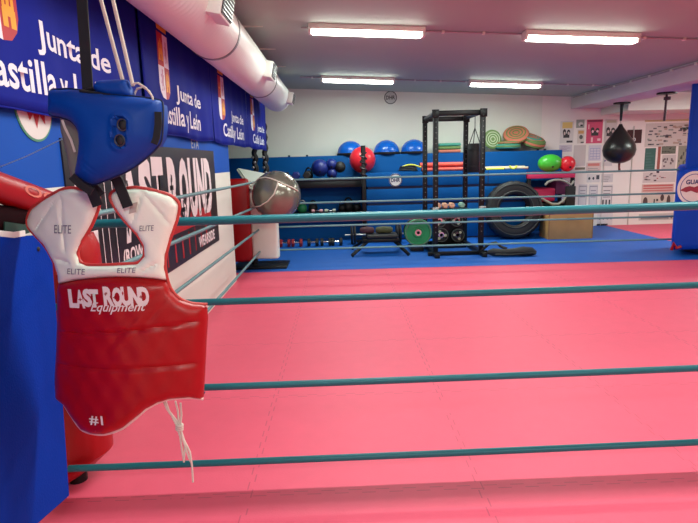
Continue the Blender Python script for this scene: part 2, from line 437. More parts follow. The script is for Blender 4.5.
# round club emblem and small lettering on the left wall
c = Vector((LW, 2.43, 1.665))
t = thing('wall_emblem', c, 'round white club emblem on the blue wall, half hidden under the first banner', 'emblem')
Mx = Matrix.Translation(c) @ Matrix.Rotation(pi/2, 4, 'Y')
mb = MB(); mb.lathe([(0, 0), (.145, 0), (.145, .004), (0, .004)], 40, Mx); mb.build('disc', mat('emblem_green', (70, 140, 110), .5), t)
mb = MB(); mb.lathe([(0, .004), (.135, .004), (.135, .006), (0, .006)], 40, Mx); mb.build('face', PAPER, t)
mb = MB(); poly_on(mb, [(-.08, .02), (-.05, -.05), (-.02, -.02), (0, -.08), (.03, -.02), (.07, -.06), (.08, .03), (.02, .05), (-.04, .06)], c+Vector((.0075, 0, -.01)), XD, YD); mb.build('mark', CRED, t)
mb = text_on('ETA', (LW+.003, 4.93, 1.555), XD, YD, NR, .26, .085, .02)
tag(mb.build('wall_lettering', mat('grey_letter', (150, 156, 168), .5), None, False, False), 'small grey letters on the blue wall just above the black poster', 'lettering')

# ================================================================= LAST ROUND POSTER
Y0, Y1, Z0, Z1 = 2.62, 5.75, .62, 1.545
t = thing('wall_poster', (LW, (Y0+Y1)/2, Z0), 'wide black and white poster reading LAST ROUND on the left wall', 'poster')
mb = MB(); mb.box((LW, Y0, Z0), (LW+.008, Y1, Z1)); mb.build('sheet', BLACKP, t)
px_ = LW+.0095
mb = MB()
for s, y, wd in (('L', 2.70, .20), ('A', 3.27, .27), ('S', 3.56, .24), ('T', 3.82, .24), ('R', 4.16, .27), ('O', 4.45, .26), ('U', 4.73, .26), ('N', 5.01, .26), ('D', 5.29, .26)):
    text_on(s, (px_, y, .95), XD, YD, NR, wd, .52, .055, 0, mb)
mb.build('lettering', PWHITE, t, False, False)
mb = MB()
for y, z in ((4.24, 1.24), (4.52, 1.05), (5.35, 1.1), (3.36, 1.25), (4.86, 1.13), (3.66, 1.1)):
    for a, b in ((.012, .075), (.045, .018)): poly_on(mb, [(-a, -b), (a, -b), (a, b), (-a, b)], (px_+.001, y, z), XD, YD)
for k in range(40):
    y = random.uniform(3.0, 5.55); z = random.uniform(.95, 1.1); a = random.uniform(.006, .02)
    poly_on(mb, [(-a, 0), (a*.3, -a*2.5), (a, a), (0, a*2)], (px_+.001, y, z), XD, YD)
mb.build('cracks', BLACKP, t, False, False)
mb = MB(); pts = []
for k in range(30): pts.append((k*.045, .10+random.uniform(-.035, .055)))
poly_on(mb, [(0, 0)]+pts+[(29*.045, 0)], (px_-.0007, 4.15, .88), XD, YD)
for k in range(7):
    a = random.uniform(.02, .045); y = 4.0+k*.2; poly_on(mb, [(0, 0), (a, 0), (a*.8, random.uniform(.08, .24)), (a*.1, .2)], (px_-.0007, y, .66), XD, YD)
mb.build('red_splash', PRED, t, False, False)
mb = text_on('WEARSIDE', (px_, 4.92, .665), XD, YD, NR, .62, .10, .03); mb.build('lettering', PWHITE, t, False, False)
mb = text_on('(ROW)', (px_, 3.20, .80), XD, YD, NR, .36, .12, .03); mb.build('lettering', PWHITE, t, False, False)
mb = MB()
for y in (2.95, 3.03, 3.13):
    poly_on(mb, [(0, 0), (.008, 0), (.008, .85), (0, .85)], (px_+.001, y, .66), XD, YD)
mb.build('stripes', PWHITE, t, False, False)

# ================================================================= FAR RIGHT WALL: papers
PY = YF+.02
def sheet(x0, y0, x1, y1, label, c=(222, 218, 214), marks=(), cat='poster', name='pinned_poster'):
    p = at(x0, y1, Y=PY); q = at(x1, y0, Y=PY)
    o = thing(name, (p.x, PY-.002, p.z), label, cat, 'papers pinned on the right part of the rear wall')
    key = 'sheet_%d_%d_%d' % c
    mb = MB(); mb.box((p.x, PY-.006, p.z), (q.x, PY, q.z)); mb.build('sheet', mat(key, c, .7, 0, .04, 30), o)
    W, H = q.x-p.x, q.z-p.z
    for k, (nm, cc, polys) in enumerate(marks):
        mb = MB()
        for (a, b, c2, d, *rest) in polys:
            if rest:
                n = 10; poly_on(mb, [((a+c2)/2*W+(c2-a)/2*W*cos(i*2*pi/n), (b+d)/2*H+(d-b)/2*H*sin(i*2*pi/n)) for i in range(n)], (p.x, PY-.0065-k*.0004, p.z), (1, 0, 0), (0, 0, 1))
            else: poly_on(mb, [(a*W, b*H), (c2*W, b*H), (c2*W, d*H), (a*W, d*H)], (p.x, PY-.0065-k*.0004, p.z), (1, 0, 0), (0, 0, 1))
        mb.build(nm, mat('ink_%d_%d_%d' % cc, cc, .6), o, False)
    return o
DK = (52, 50, 52); GR = (130, 126, 128)
def faces(x0=.15, x1=.85, y0=.3, y1=.7):
    w_ = (x1-x0)/2
    return [(x0, y0, x0+w_*.9, y1, 1), (x0+w_*1.1, y0+.04, x1, y1-.03, 1), (x0+.05, y0-.1, x1-.05, y0+.1)]
def skin(x0=.15, x1=.85, y0=.3, y1=.7):
    w_ = (x1-x0)/2
    return [(x0+w_*.25, y0+.02, x0+w_*.75, y1-.12, 1), (x0+w_*1.3, y0+.03, x1-w_*.15, y1-.12, 1)]
SK = (206, 190, 182)
def lines(n, x0=.1, x1=.9, y0=.1, y1=.9, t=.25):
    h = (y1-y0)/n; return [(x0, y0+i*h, x0+(x1-x0)*random.uniform(.6, 1), y0+i*h+h*t) for i in range(n)]
sheet(559.5, 121, 574, 143.5, 'fight poster with orange heading and two dark heads, leftmost of the top row', (216, 212, 206),
      (('heading', (218, 190, 112), [(.15, .68, .9, .95)]), ('portrait', DK, faces(.2, .75, .35, .65)+[(.5, .03, .95, .12)]), ('face', SK, skin(.2, .75, .35, .65))))
sheet(576, 119.5, 584.5, 128, 'small grey green notice in the top row above the narrow poster', (150, 160, 150), (('picture', PAPER and (210, 206, 204), [(.25, .2, .85, .7, 1)]), ('print', DK, [(.5, .2, .8, .4)])))
sheet(577, 129.5, 584.5, 143.5, 'narrow poster with ochre heading left of the pink poster', (214, 206, 196), (('heading', (200, 160, 100), [(.1, .7, .9, .92)]), ('portrait', (90, 90, 88), [(.25, .3, .8, .62, 1), (.5, .02, .95, .12)])))
sheet(585.8, 119.3, 603, 143.5, 'pink fight poster with two heads', (212, 84, 118), (('heading', (140, 60, 84), [(.05, .9, .95, .98)]), ('portrait', DK, faces(.25, .8, .42, .68)), ('print', (236, 190, 196), skin(.25, .8, .42, .68)+[(.3, .05, .42, .25), (.7, .1, .9, .2), (.1, .6, .16, .8)])))
sheet(604, 119, 617.5, 143.5, 'grey fight poster with two dark heads behind the speed bag', (206, 202, 196), (('portrait', DK, faces(.1, .85, .4, .68)), ('face', SK, skin(.1, .85, .4, .68)), ('print', (180, 176, 150), [(.1, .85, .9, .95)])))
sheet(559, 144.6, 572, 152, 'sheet with rows of faint red and blue print above the blue rack end', (208, 200, 206), (('print', (150, 120, 150), lines(4)),))
sheet(573, 145, 586, 166, 'plain beige sheet in the second row', (204, 196, 192))
sheet(588, 145, 601.5, 161, 'timetable with pale blue grid under the pink poster', (212, 208, 216), (('grid', (150, 156, 196), [(.1, .1+.17*i, .9, .13+.17*i) for i in range(5)]+[(.1+.26*i, .1, .13+.26*i, .78) for i in range(4)]),))
sheet(602.5, 145, 613, 166, 'plain sheet behind the speed bag tip', (208, 204, 200), (('print', (60, 66, 130), [(.1, .2, .3, .3, 1)]),))
sheet(575, 167.3, 585, 169.8, 'thin olive strip notice by the red ball', (128, 126, 108))
sheet(586, 162.3, 601, 171.5, 'sheet with salmon heading', (218, 196, 190), (('heading', (214, 130, 122), [(.1, .6, .9, .9)]), ('print', GR, lines(2, y1=.5))))
sheet(586.5, 173.8, 600, 182.5, 'sheet with three dark dots in a row', (216, 214, 212), (('print', (60, 70, 80), [(.1, .3, .28, .65, 1), (.42, .3, .58, .65, 1), (.72, .35, .95, .85)]),))
sheet(601, 173.8, 613, 182.5, 'sheet with rows of grey print right of the dotted sheet', (206, 204, 204), (('print', GR, lines(4)),))
def frm(): return [(.06, .06, .94, .1), (.06, .9, .94, .94), (.06, .06, .1, .94), (.9, .06, .94, .94), (.2, .72, .8, .76), (.2, .6, .8, .63), (.2, .45, .8, .48)]
sheet(577.5, 184.3, 587.3, 208, 'leftmost of three framed diagrams in the third row', (212, 208, 210), (('frame', (150, 150, 156), frm()),))
sheet(588, 184.3, 598, 208, 'middle one of three framed diagrams in the third row', (214, 210, 212), (('frame', (146, 146, 156), frm()),))
sheet(600, 184.3, 613, 208, 'rightmost framed diagram with three little figures', (218, 214, 212), (('frame', GR, frm()), ('figure', (70, 70, 74), [(.15, .15, .28, .35), (.42, .15, .55, .35), (.7, .15, .83, .35)])))
sheet(596.5, 209, 613, 227.3, 'low sheet with a row of dark dots by the wooden box', (222, 218, 216), (('print', (70, 74, 76), [(.08, .42, .22, .56, 1), (.34, .42, .46, .56, 1), (.6, .42, .74, .56, 1), (.84, .42, .96, .56, 1)]),))
sheet(596.5, 223.6, 607.5, 228.2, 'small black plate at the foot of the wall', (26, 26, 28), (), 'plate', 'wall_plate')
# dark framed picture
sheet(626.5, 129.5, 642, 143.4, 'dark maroon picture with a white ball, right of the speed bag', (66, 30, 32), (('ball', (190, 196, 196), [(.35, .12, .62, .42, 1)]), ('spot', (60, 60, 62), [(.43, .2, .54, .34, 1)])), 'picture', 'wall_picture')
# right notice board
board_c = (206, 200, 192)
def photos(n, seed, x0=.03, x1=.95, y0=.05, y1=.95, w=.10):
    rr = random.Random(seed); out = []
    for i in range(n):
        a = rr.uniform(x0, x1-w); b = rr.uniform(y0, y1-w); out.append((a, b, a+w*rr.uniform(.5, 1.1), b+w*rr.uniform(.5, 1.2)))
    return out
sheet(644.5, 122.2, 697, 147, 'big white sheet with many small dark photos at the top of the notice board', board_c, (('snapshot', (94, 92, 96), photos(20, 1, w=.07)), ('snapshot', (60, 58, 62), photos(12, 2, w=.08)), ('snapshot', (176, 156, 140), photos(16, 3, w=.08)), ('snapshot', (140, 150, 140), photos(12, 13, w=.07))))
sheet(644.8, 118.8, 697, 122, 'sand coloured strip along the top of the notice board', (196, 176, 134), (), 'board strip')
sheet(643.8, 148, 656, 170.5, 'dark green sheet on the notice board', (62, 108, 98), (('print', (90, 130, 124), lines(6, t=.15)),))
sheet(656.3, 146.5, 661, 173, 'narrow red brown strip beside the green sheet', (158, 92, 80), (('print', (60, 50, 66), [(0, 0, 1, .12)]),))
sheet(661.3, 146, 676, 154, 'wide green group photo on the notice board', (112, 120, 104), (('print', (70, 74, 66), photos(8, 5, w=.15)),))
sheet(661.3, 154.5, 676, 170, 'sheet of mixed snapshots below the green group photo', (200, 196, 190), (('snapshot', (108, 96, 98), photos(9, 6, w=.16)),))
sheet(676.5, 145.5, 692, 172, 'tall grey green poster next to the pillar', (150, 152, 134), (('print', (96, 100, 88), photos(14, 7, w=.14)),))
sheet(642.5, 171.5, 676, 183, 'row of snapshots in the middle of the notice board', (206, 198, 194), (('snapshot', (96, 80, 86), photos(8, 8, w=.12)), ('print', (160, 60, 70), photos(4, 9, w=.08))))
sheet(641.5, 183.6, 674, 192.5, 'sheet with red banded heading', (206, 176, 166), (('heading', (192, 92, 88), [(.04, .72, .96, .9), (.04, .42, .96, .56), (.04, .15, .96, .25)]),))
sheet(640.5, 193.2, 674, 209, 'fight bill with dark standing figures at both sides', (204, 196, 182), (('figure', (80, 62, 60), [(.05, .1, .2, .8, 1), (.78, .1, .9, .9, 1), (.58, .5, .7, .95, 1)]), ('number', DK, [(.38, .35, .42, .65), (.46, .35, .52, .4), (.46, .5, .52, .65), (.3, .1, .7, .18)])))
sheet(638.5, 213, 674, 220.5, 'low grey strip sheet at the bottom of the notice board', (196, 194, 186), (('print', (140, 140, 136), [(.05, .15, .85, .6)]), ('mark', (110, 60, 60), [(.9, .2, .95, .6, 1)])))

# ================================================================= REAR WALL BITS
def logo_disc(px, py, Y, r, label, face, ink, txt):
    c = at(px, py, Y=Y); t = thing('round_logo_sign', c, label, 'sign')
    M = Matrix.Translation((c.x, Y, c.z)) @ Matrix.Rotation(pi/2, 4, 'X')
    mb = MB(); mb.lathe([(0, 0), (r, 0), (r, .01), (0, .01)], 36, M); mb.build('disc', face, t)
    mb = MB(); mb.lathe([(r*.86, .01), (r*.98, .01), (r*.98, .012), (r*.86, .012)], 36, M); mb.build('ring', ink, t)
    text_on(txt, (c.x-r*.7, Y-.013, c.z-r*.3), (1, 0, 0), (0, 0, 1), (0, -1, 0), r*1.4, r*.6, .03).build('lettering', ink, t, False, False)
    return t
logo_disc(390.5, 97.6, YF, .125, 'round grey and white sign high on the white rear wall', mat('sign_grey', (190, 196, 188), .5), mat('sign_ink', (66, 70, 68), .5), 'DHR')

# ================================================================= STORAGE ALONG THE REAR WALL
RY = 9.7
zt = lambda y: at(400, y, Y=RY).z
X0, X1, X2 = -1.30, .47, 3.3
t = thing('storage_rack', (1.0, 10.1, 0), 'long blue boarded storage bench with shelves against the white rear wall', 'storage')
zA, zB, zC, zD, zE, zF = at(400, 154, Y=10.45).z, zt(172.5), .955, .91, .665, .625
mb = MB(); mb.box((-2.4, 10.42, 0), (4.22, 10.88, zA), .01); mb.build('back_box', BLUER, t)
mb = MB(); mb.box((X1, RY, zC), (X2, 10.41, zB), .006); mb.build('board', BLUER, t)
mb = MB(); mb.box((X1, RY, zE), (X2, 10.41, zD), .006); mb.build('board', BLUER, t)
mb = MB(); mb.box((X1, RY, .03), (X2, 10.41, zF), .006); mb.build('board', BLUER, t)
mb = MB(); mb.box((X1+.02, RY+.02, .0), (X2-.02, 10.4, zB-.03)); mb.build('core', NAVY, t)
mb = MB(); mb.box((2.62, RY-.004, zC+.004), (2.63, RY+.01, zB-.004)); mb.box((2.62, RY-.004, .04), (2.63, RY+.01, zF-.01)); mb.build('joint', NAVY, t)
zs1, zs2 = zt(177.5), zt(211)
mb = MB(); mb.box((X0, 10.16, 0), (X1-.08, 10.41, zs1-.05)); mb.build('inner_panel', BLUER, t)
mb = MB(); mb.box((X0, 9.75, zs1-.04), (X1-.01, 10.41, zs1), .004); mb.box((X0, 9.75, zs1-.15), (X1-.01, 9.78, zs1-.04), .004); mb.build('shelf', BLACKM, t)
mb = MB(); mb.box((X0, 9.75, zs2-.04), (X1-.01, 10.41, zs2), .004); mb.box((X0, 9.75, zs2-.09), (X1-.01, 9.78, zs2-.04), .004); mb.build('shelf', BLACKM, t)
for x in (X0+.02, X1-.07):
    mb = MB(); mb.box((x, 9.76, 0), (x+.05, 9.81, zs1+.01), .003); mb.build('upright', BLACKM, t)
mb = MB()
for px in (289, 307, 350, 398, 538, 545): p = at(px, 155.5, Y=10.5); mb.box((p.x-.02, 10.5, zA), (p.x+.02, 10.54, zA+.03), .005)
mb.build('hook', BLACKR, t)
logo_disc(395.5, 180, RY-.001, .115, 'round white sign on the front of the blue storage bench', PAPER, mat('sign_navy', (40, 50, 90), .5), 'DHR')

# things on the shelves
def ball(px, py, Y, rpx, m_, name, label, cat, sc=(1, 1, 1), group=None, ridge=False, zbase=None):
    p = at(px, py, Y=Y); r = rpx*Y/F
    if zbase is not None: p.z = zbase+r*sc[2]
    t = thing(name, (p.x, Y, p.z-r*sc[2]), label, cat, group)
    mb = MB(); mb.ball(p, r, sc); mb.build('shell', m_, t)
    mb = MB(); mb.lathe([(0, 0), (.018, 0), (.018, .006), (.008, .008), (0, .008)], 12, Matrix.Translation((p.x, Y, p.z)) @ Matrix.Rotation(radians(115), 4, 'X') @ Matrix.Translation((0, 0, r*.985*min(sc)))); mb.build('valve', BLACKR, t)
    return t
def bosu(px, label):
    p = at(px, 156.5, Y=10.6); z = zA; r = .245; t = thing('balance_dome', (p.x, 10.62, z), label, 'balance trainer', 'blue half balls on the storage bench')
    M = Matrix.Translation((p.x, 10.62, z))
    mb = MB(); mb.lathe([(0, 0), (r*1.02, 0), (r*1.06, .015), (r*1.06, .035), (r, .045), (0, .045)], 40, M); mb.build('base', BLACKR, t)
    mb = MB(); mb.lathe([(r*cos(a*pi/20)*(1 if a < 10 else 0), .045+.225*sin(a*pi/20)) for a in range(11)], 40, M); mb.build('dome', BLUEB, t)
bosu(350.5, 'blue half ball on the bench top, leftmost of three')
bosu(386.7, 'blue half ball on the bench top, middle of three')
bosu(414, 'blue half ball on the bench top, next to the power rack')
ball(362.5, 161.5, 10.15, 12.8, REDB, 'exercise_ball', 'shiny red exercise ball on the storage bench below the blue half ball', 'ball', zbase=zB)
for px, py, r, lab in ((320, 168, 8.5, 'largest dark blue medicine ball on the left shelf'), (331.5, 164.5, 5.5, 'dark blue medicine ball on top of the pair on the left shelf'), (332, 173.5, 5.2, 'dark blue medicine ball at the bottom of the pair'), (340, 167, 5.5, 'blackish medicine ball right of the stacked pair')):
    ball(px, py, 10.05, r, BLUE2 if 'dark' in lab else BLACKR, 'medicine_ball', lab, 'medicine ball', group='medicine balls on the left shelf')
def kettlebell(x, Y, z, r, m_, label, grp):
    t = thing('kettlebell', (x, Y, z), label, 'kettlebell', grp)
    mb = MB(); mb.lathe([(0, 0), (r*.6, 0), (r*.9, r*.3), (r, r*.85), (r*.85, r*1.4), (r*.45, r*1.75), (0, r*1.8)], 20, Matrix.Translation((x, Y, z))); mb.build('bell', m_, t)
    mb = MB(); mb.tube([(x+r*.62*cos(a)*1.05, Y, z+r*1.55+r*.85*sin(a)) for a in [pi*k/10 for k in range(11)]], r*.16, 8); mb.build('handle', GREYM if m_ is not BLACKR else BLACKM, t)
def dumbbell(x, Y, z, r, L, m_, label, grp, rot=0):
    t = thing('dumbbell', (x, Y, z), label, 'dumbbell', grp)
    M = Matrix.Translation((x, Y, z+r)) @ Matrix.Rotation(rot, 4, 'Z') @ Matrix.Rotation(pi/2, 4, 'Y')
    mb = MB(); mb.tube([(0, 0, -L*.3), (0, 0, L*.3)], r*.3, 10, M=M); mb.build('handle', CHROME, t)
    for s in (-1, 1):
        mb = MB(); mb.lathe([(0, s*L*.22), (r*.8, s*L*.22), (r, s*L*.27), (r, s*L*.45), (r*.8, s*L*.5), (0, s*L*.5)], 6, M @ Matrix.Rotation(pi/6, 4, 'Z')); mb.build('weight', m_, t, False)
g1 = 'dumbbells on the upper left shelf'
for px, lab, m_ in ((275, 'blue', BLUE2), (284, 'black', BLACKR), (296, 'dark blue', BLUE2), (307, 'black', BLACKR)):
    p = at(px, 175, Y=10.0); dumbbell(p.x, 10.0, zs1, .075, .17, m_, '%s dumbbell on the upper left shelf, %s' % (lab, {275: 'nearest the silver ball', 284: 'second from the silver ball', 296: 'third from the silver ball', 307: 'beside the large medicine ball'}[px]), g1, pi/2 if px > 290 else 0)
p = at(307, 167, Y=10.1); kettlebell(p.x+.02, 10.25, zs1, .085, BLACKR, 'black kettlebell standing behind the dumbbells on the upper left shelf', None)
for px, lab, m_, r in ((302, 'green kettlebell on the lower left shelf', GREEN, .09), (313, 'black kettlebell next to the green one on the lower shelf', BLACKR, .085), (342, 'small black kettlebell on the lower shelf, left of three', BLACKR, .07), (348.5, 'tall black kettlebell on the lower shelf, middle of three', BLACKR, .10), (357, 'black kettlebell on the lower shelf beside the upright', BLACKR, .075)):
    p = at(px, 205, Y=10.0); kettlebell(p.x, 10.0, zs2, r, m_, lab, 'kettlebells on the lower left shelf')
for px, m_, lab in ((317, mat('pale_pink_plastic', (206, 150, 158), .5), 'pale pink hand weight at the shelf edge'), (330, mat('pale_grey_plastic', (176, 190, 170), .5), 'pale grey hand weight at the shelf edge')):
    p = at(px, 208, Y=9.85); dumbbell(p.x, 9.86, zs2, .03, .2, m_, lab, None)
# chain-wrapped upright post
p = at(365, 240, Y=9.5)
t = thing('barbell_stand', (p.x, 9.5, 0), 'dark upright stand with knotted chain in front of the red ball', 'stand')
ztop = at(365, 145.5, Y=9.5).z
mb = MB(); mb.box((p.x-.035, 9.465, 0), (p.x+.035, 9.535, ztop-.12), .006); mb.build('post', BLACKM, t)
mb = MB(); mb.box((p.x-.15, 9.46, 0), (p.x+.15, 9.66, .03), .005); mb.build('base', BLACKM, t)
mb = MB(); mb.tube([(p.x, 9.5, ztop-.13), (p.x, 9.5, ztop)], [.045, .04], 12)
mb.build('cap', BLACKR, t)
mb = MB(); mb.tube([(p.x+.055*cos(k*.7), 9.5+.055*sin(k*.7), ztop-.12-k*.011) for k in range(40)], .014, 6); mb.build('chain', mat('dark_chain', (60, 52, 56), .4, .6), t)

# coloured foam sticks and bands on the bench
def roller(x0, x1, py, Y, r, m_, label, zr):
    p = at(x0, py, Y=Y); q = at(x1, py-.5, Y=Y); t = thing('foam_stick', (p.x, Y, zr), label, 'foam stick', 'coloured sticks lying on the storage bench')
    mb = MB(); mb.tube([(p.x, Y, zr+r), (q.x, Y, zr+r)], r, 12); mb.build('body', m_, t)
    mb = MB()
    for s in (p.x, q.x): mb.tube([(s-.012, Y, zr+r), (s+.012, Y, zr+r)], r*.92, 12)
    mb.build('end', BLACKR, t)
roller(422, 466, 168, 9.85, .032, ORANGE, 'coral foam stick at the front behind the rack posts', zB+.001)
roller(424, 462, 166, 9.95, .036, mat('red_foam', (208, 60, 60), .55), 'red foam stick behind the low coral one', zB+.001)
roller(420, 464, 163, 9.95, .042, ORANGE, 'thick coral foam stick on top of the red one, left of the black bag', zB+.074)
roller(484, 528, 166, 9.86, .022, mat('bamboo', (214, 200, 170), .5), 'pale wooden stick at the front right of the rack', zB+.001)
roller(484, 525, 162, 10.12, .028, mat('bamboo', 0), 'pale wooden stick at the back right of the rack', zB+.001)
roller(486, 504, 169, 9.76, .018, YELLOW, 'short yellow stick at the bench edge', zB+.001)
t = thing('resistance_band', (at(408, 170, Y=9.95).x, 9.95, zB), 'coiled black and yellow cable on the bench left of the rack', 'band')
c0 = Vector(t.location)
mb = MB(); mb.tube([(c0.x+.17*cos(k*.35)*(1-k*.004), 9.95+.12*sin(k*.35), zB+.02+k*.0016) for k in range(60)], .014, 6); mb.build('coil', BLACKR, t)
mb = MB(); mb.tube([(c0.x-.1+k*.03, 9.9-.02*sin(k), zB+.10+.03*sin(k*.35)) for k in range(12)], .014, 6); mb.build('strap', YELLOW, t)
p = at(512.5, 167, Y=9.78); t = thing('handle_grip', (p.x, 9.74, zB), 'bright yellow looped grip at the bench edge above the tyre', 'grip')
mb = MB(); mb.tube([(p.x+.06*cos(a), 9.74, zB+.015+.055-.055*sin(a)) for a in [pi*k/10 for k in range(11)]], .018, 8); mb.build('loop', YELLOW, t)

# striped discs and cushions on the bench
def disc(px, py, Y, r, th, tilt, yawd, label, m1, m2, zb=None):
    p = at(px, py, Y=Y)
    t = thing('striped_cushion', p, label, 'cushion', 'round striped cushions on the bench top')
    M = Matrix.Translation(p) @ Matrix.Rotation(radians(yawd), 4, 'Z') @ Matrix.Rotation(radians(tilt), 4, 'X')
    h = th/2
    mb = MB(); mb.lathe([(0, -h), (r*.8, -h), (r*.97, -h*.6), (r, 0), (r*.97, h*.6), (r*.8, h), (0, h)], 32, M); mb.build('body', m1, t)
    mb = MB()
    for a in range(0, 6, 2):
        mb.lathe([(r*(.2+.12*a), h+.002), (r*(.29+.12*a), h+.002), (r*(.29+.12*a), h+.006), (r*(.2+.12*a), h+.006), (r*(.2+.12*a), h+.002)], 32, M)
    mb.lathe([(r*.99, -h*.25), (r*1.012, -h*.2), (r*1.012, h*.2), (r*.99, h*.25)], 32, M)
    mb.build('stripe', m2, t); return t
OL = mat('olive_green', (104, 136, 76), .6, 0, .2, 14); SG = mat('sea_green', (70, 160, 140), .6); CO = mat('coral_print', (206, 120, 96), .6, 0, .15, 12)
disc(492, 139.5, 10.62, .185, .08, 82, 8, 'olive striped disc standing upright beside the rack', OL, mat('pale_stripe', (190, 204, 170), .6))
disc(507, 146.5, 10.66, .26, .10, 0, 0, 'flat sea green cushion at the bottom of the pile', SG, OL)
disc(508, 143, 10.66, .24, .06, 0, 0, 'thin coral cushion lying on the sea green one', OL, CO)
disc(516, 134.5, 10.66, .24, .09, 42, -20, 'large coral and green cushion leaning on top of the pile', CO, OL)
disc(533, 141.5, 10.66, .24, .16, 24, 30, 'green and coral cushion leaning at the right end of the pile', OL, CO)
disc(531, 137, 10.64, .2, .05, 24, 30, 'pale sea green cushion on the right end of the pile', SG, CO)
for k, (py, m_, lab) in enumerate(((149.5, CO, 'flat coral mat on the bench behind the rack'), (146.5, OL, 'flat green mat on top of the coral one behind the rack'), (143.8, SG, 'flat sea green mat, topmost behind the rack'))):
    p = at(438, py, Y=10.6); q = at(460, py, Y=10.6)
    mb = MB(); mb.box((p.x, 10.5, zA+.002+k*.062), (q.x, 10.8, zA+.058+k*.062), .02, None, 3)
    tag(mb.build('folded_mat', m_), lab, 'mat', 'folded mats behind the power rack')

# right end unit with magenta boxes
RX0, RX1 = at(527, 180, Y=9.7).x, at(574, 180, Y=9.7).x
t = thing('equipment_shelf', ((RX0+RX1)/2, 9.9, 0), 'black shelf with magenta boards at the right end of the blue bench', 'shelf')
zq = at(550, 172.5, Y=9.65).z
mb = MB(); mb.box((RX0, 9.65, zq-.10), (RX1, 10.3, zq), .01); mb.build('top_board', MAGENTA, t)
mb = MB(); mb.box((RX0, 9.75, zq-.52), (RX1-.3, 10.3, zq-.28), .03); mb.build('drawer_box', MAGENTA, t)
mb = MB(); mb.box((RX1-.28, 9.8, zq-.40), (RX1-.02, 10.3, zq-.16), .03); mb.build('drawer_box', mat('purple_foam', (110, 50, 96), .6), t)
mb = MB(); mb.box((RX0, 9.7, zq-.60), (RX1, 10.3, zq-.55), .01); mb.build('shelf_board', BLACKM, t)
for x in (RX0, RX1-.06): 
    for y in (9.66, 10.2):
        mb = MB(); mb.box((x, y, 0), (x+.06, y+.06, zq-.1), .004); mb.build('upright', BLACKM, t)
mb = MB(); mb.box((RX1-.17, 9.6, .52), (RX1-.0, 9.66, .88), .01); mb.build('side_bag', BLACKR, t)
ball(550, 163.5, 10.0, 12, LIME, 'peanut_ball', 'lime green oval ball on the magenta shelf', 'ball', (1, .7, .72), zbase=zq)
ball(567.5, 163, 9.95, 7.6, REDB, 'exercise_ball', 'small red ball on the magenta shelf right of the green one', 'ball', zbase=zq)
# battle ropes
for k, (pts, lab) in enumerate((([(545, 185), (548, 182), (554, 180), (561, 180), (567, 182), (571, 185), (574, 181)], 'pale rope looped over the front of the magenta shelf'),
                                ([(541, 198), (546, 201), (552, 204), (558, 204), (563, 201), (566, 197), (568, 194)], 'pale rope drooping in front of the shelf above the wooden box'))):
    P = [at(x, y, Y=9.625+.005*sin(i)) for i, (x, y) in enumerate(pts)]
    P2 = []
    for a, b in zip(P, P[1:]): P2 += [a, (a+b)/2]
    mb = MB(); mb.tube(P2+[P[-1]], .02, 8)
    tag(mb.build('battle_rope', mat('grey_rope', (150, 150, 140), .8)), lab, 'rope')

# wooden plyo box
a = at(547, 239.3, Z=0); b = at(592, 238.3, Z=0)
bx0, bx1, by = a.x, b.x, (a.y+b.y)/2-.03
t = thing('wooden_box', ((bx0+bx1)/2, by+.25, 0), 'plain plywood jump box on the blue floor left of the posters', 'box')
hb = at(570, 208.5, Y=by).z
mb = MB(); mb.box((bx0, by, 0), (bx1, by+.42, hb), .004); mb.build('body', WOOD, t)
mb = MB(); mb.box(((bx0+bx1)/2-.07, by-.002, hb*.62), ((bx0+bx1)/2+.07, by+.01, hb*.70), .0); mb.build('hand_hole', mat('dark_wood', (120, 84, 48), .7), t)
mb = MB()
for x in (bx0, bx1-.018): mb.box((x, by-.0015, .004), (x+.018, by+.002, hb-.004))
mb.box((bx0+.004, by-.0015, hb-.02), (bx1-.004, by+.002, hb-.002)); mb.build('edge_ply', mat('ply_edge', (160, 116, 66), .6, 0, .2, 60), t)

# tyre leaning against the bench
c = at(513.5, 210.5, Y=9.48)
R0, w0 = .505, .13
t = thing('tractor_tyre', (c.x, 9.5, 0), 'big black tyre leaning upright against the blue storage bench', 'tyre')
M = Matrix.Translation((c.x, 9.49, R0*.985)) @ Matrix.Rotation(radians(82), 4, 'X')
prof = [(.27, -.085), (.29, -w0*.85), (.38, -w0), (.46, -w0*.92), (.495, -w0*.7), (R0, -w0*.4), (R0, 0), (R0, w0*.4), (.495, w0*.7), (.46, w0*.92), (.38, w0), (.29, w0*.85), (.27, .085), (.30, .06), (.42, .04), (.42, -.04), (.30, -.06), (.27, -.085)]
mb = MB(); mb.lathe(prof, 96, M, lambda k, r, z: r-(.012 if r > .49 and k % 4 < 1 else 0)); mb.build('carcass', BLACKR, t)
mb = MB(); mb.lathe([(.30, w0*.9), (.315, w0*1.0), (.33, w0*.93)], 64, M); mb.lathe([(.43, w0*.97), (.44, w0*1.03), (.45, w0*.95)], 64, M); mb.build('bead_ring', mat('tyre_grey', (34, 33, 32), .6), t)

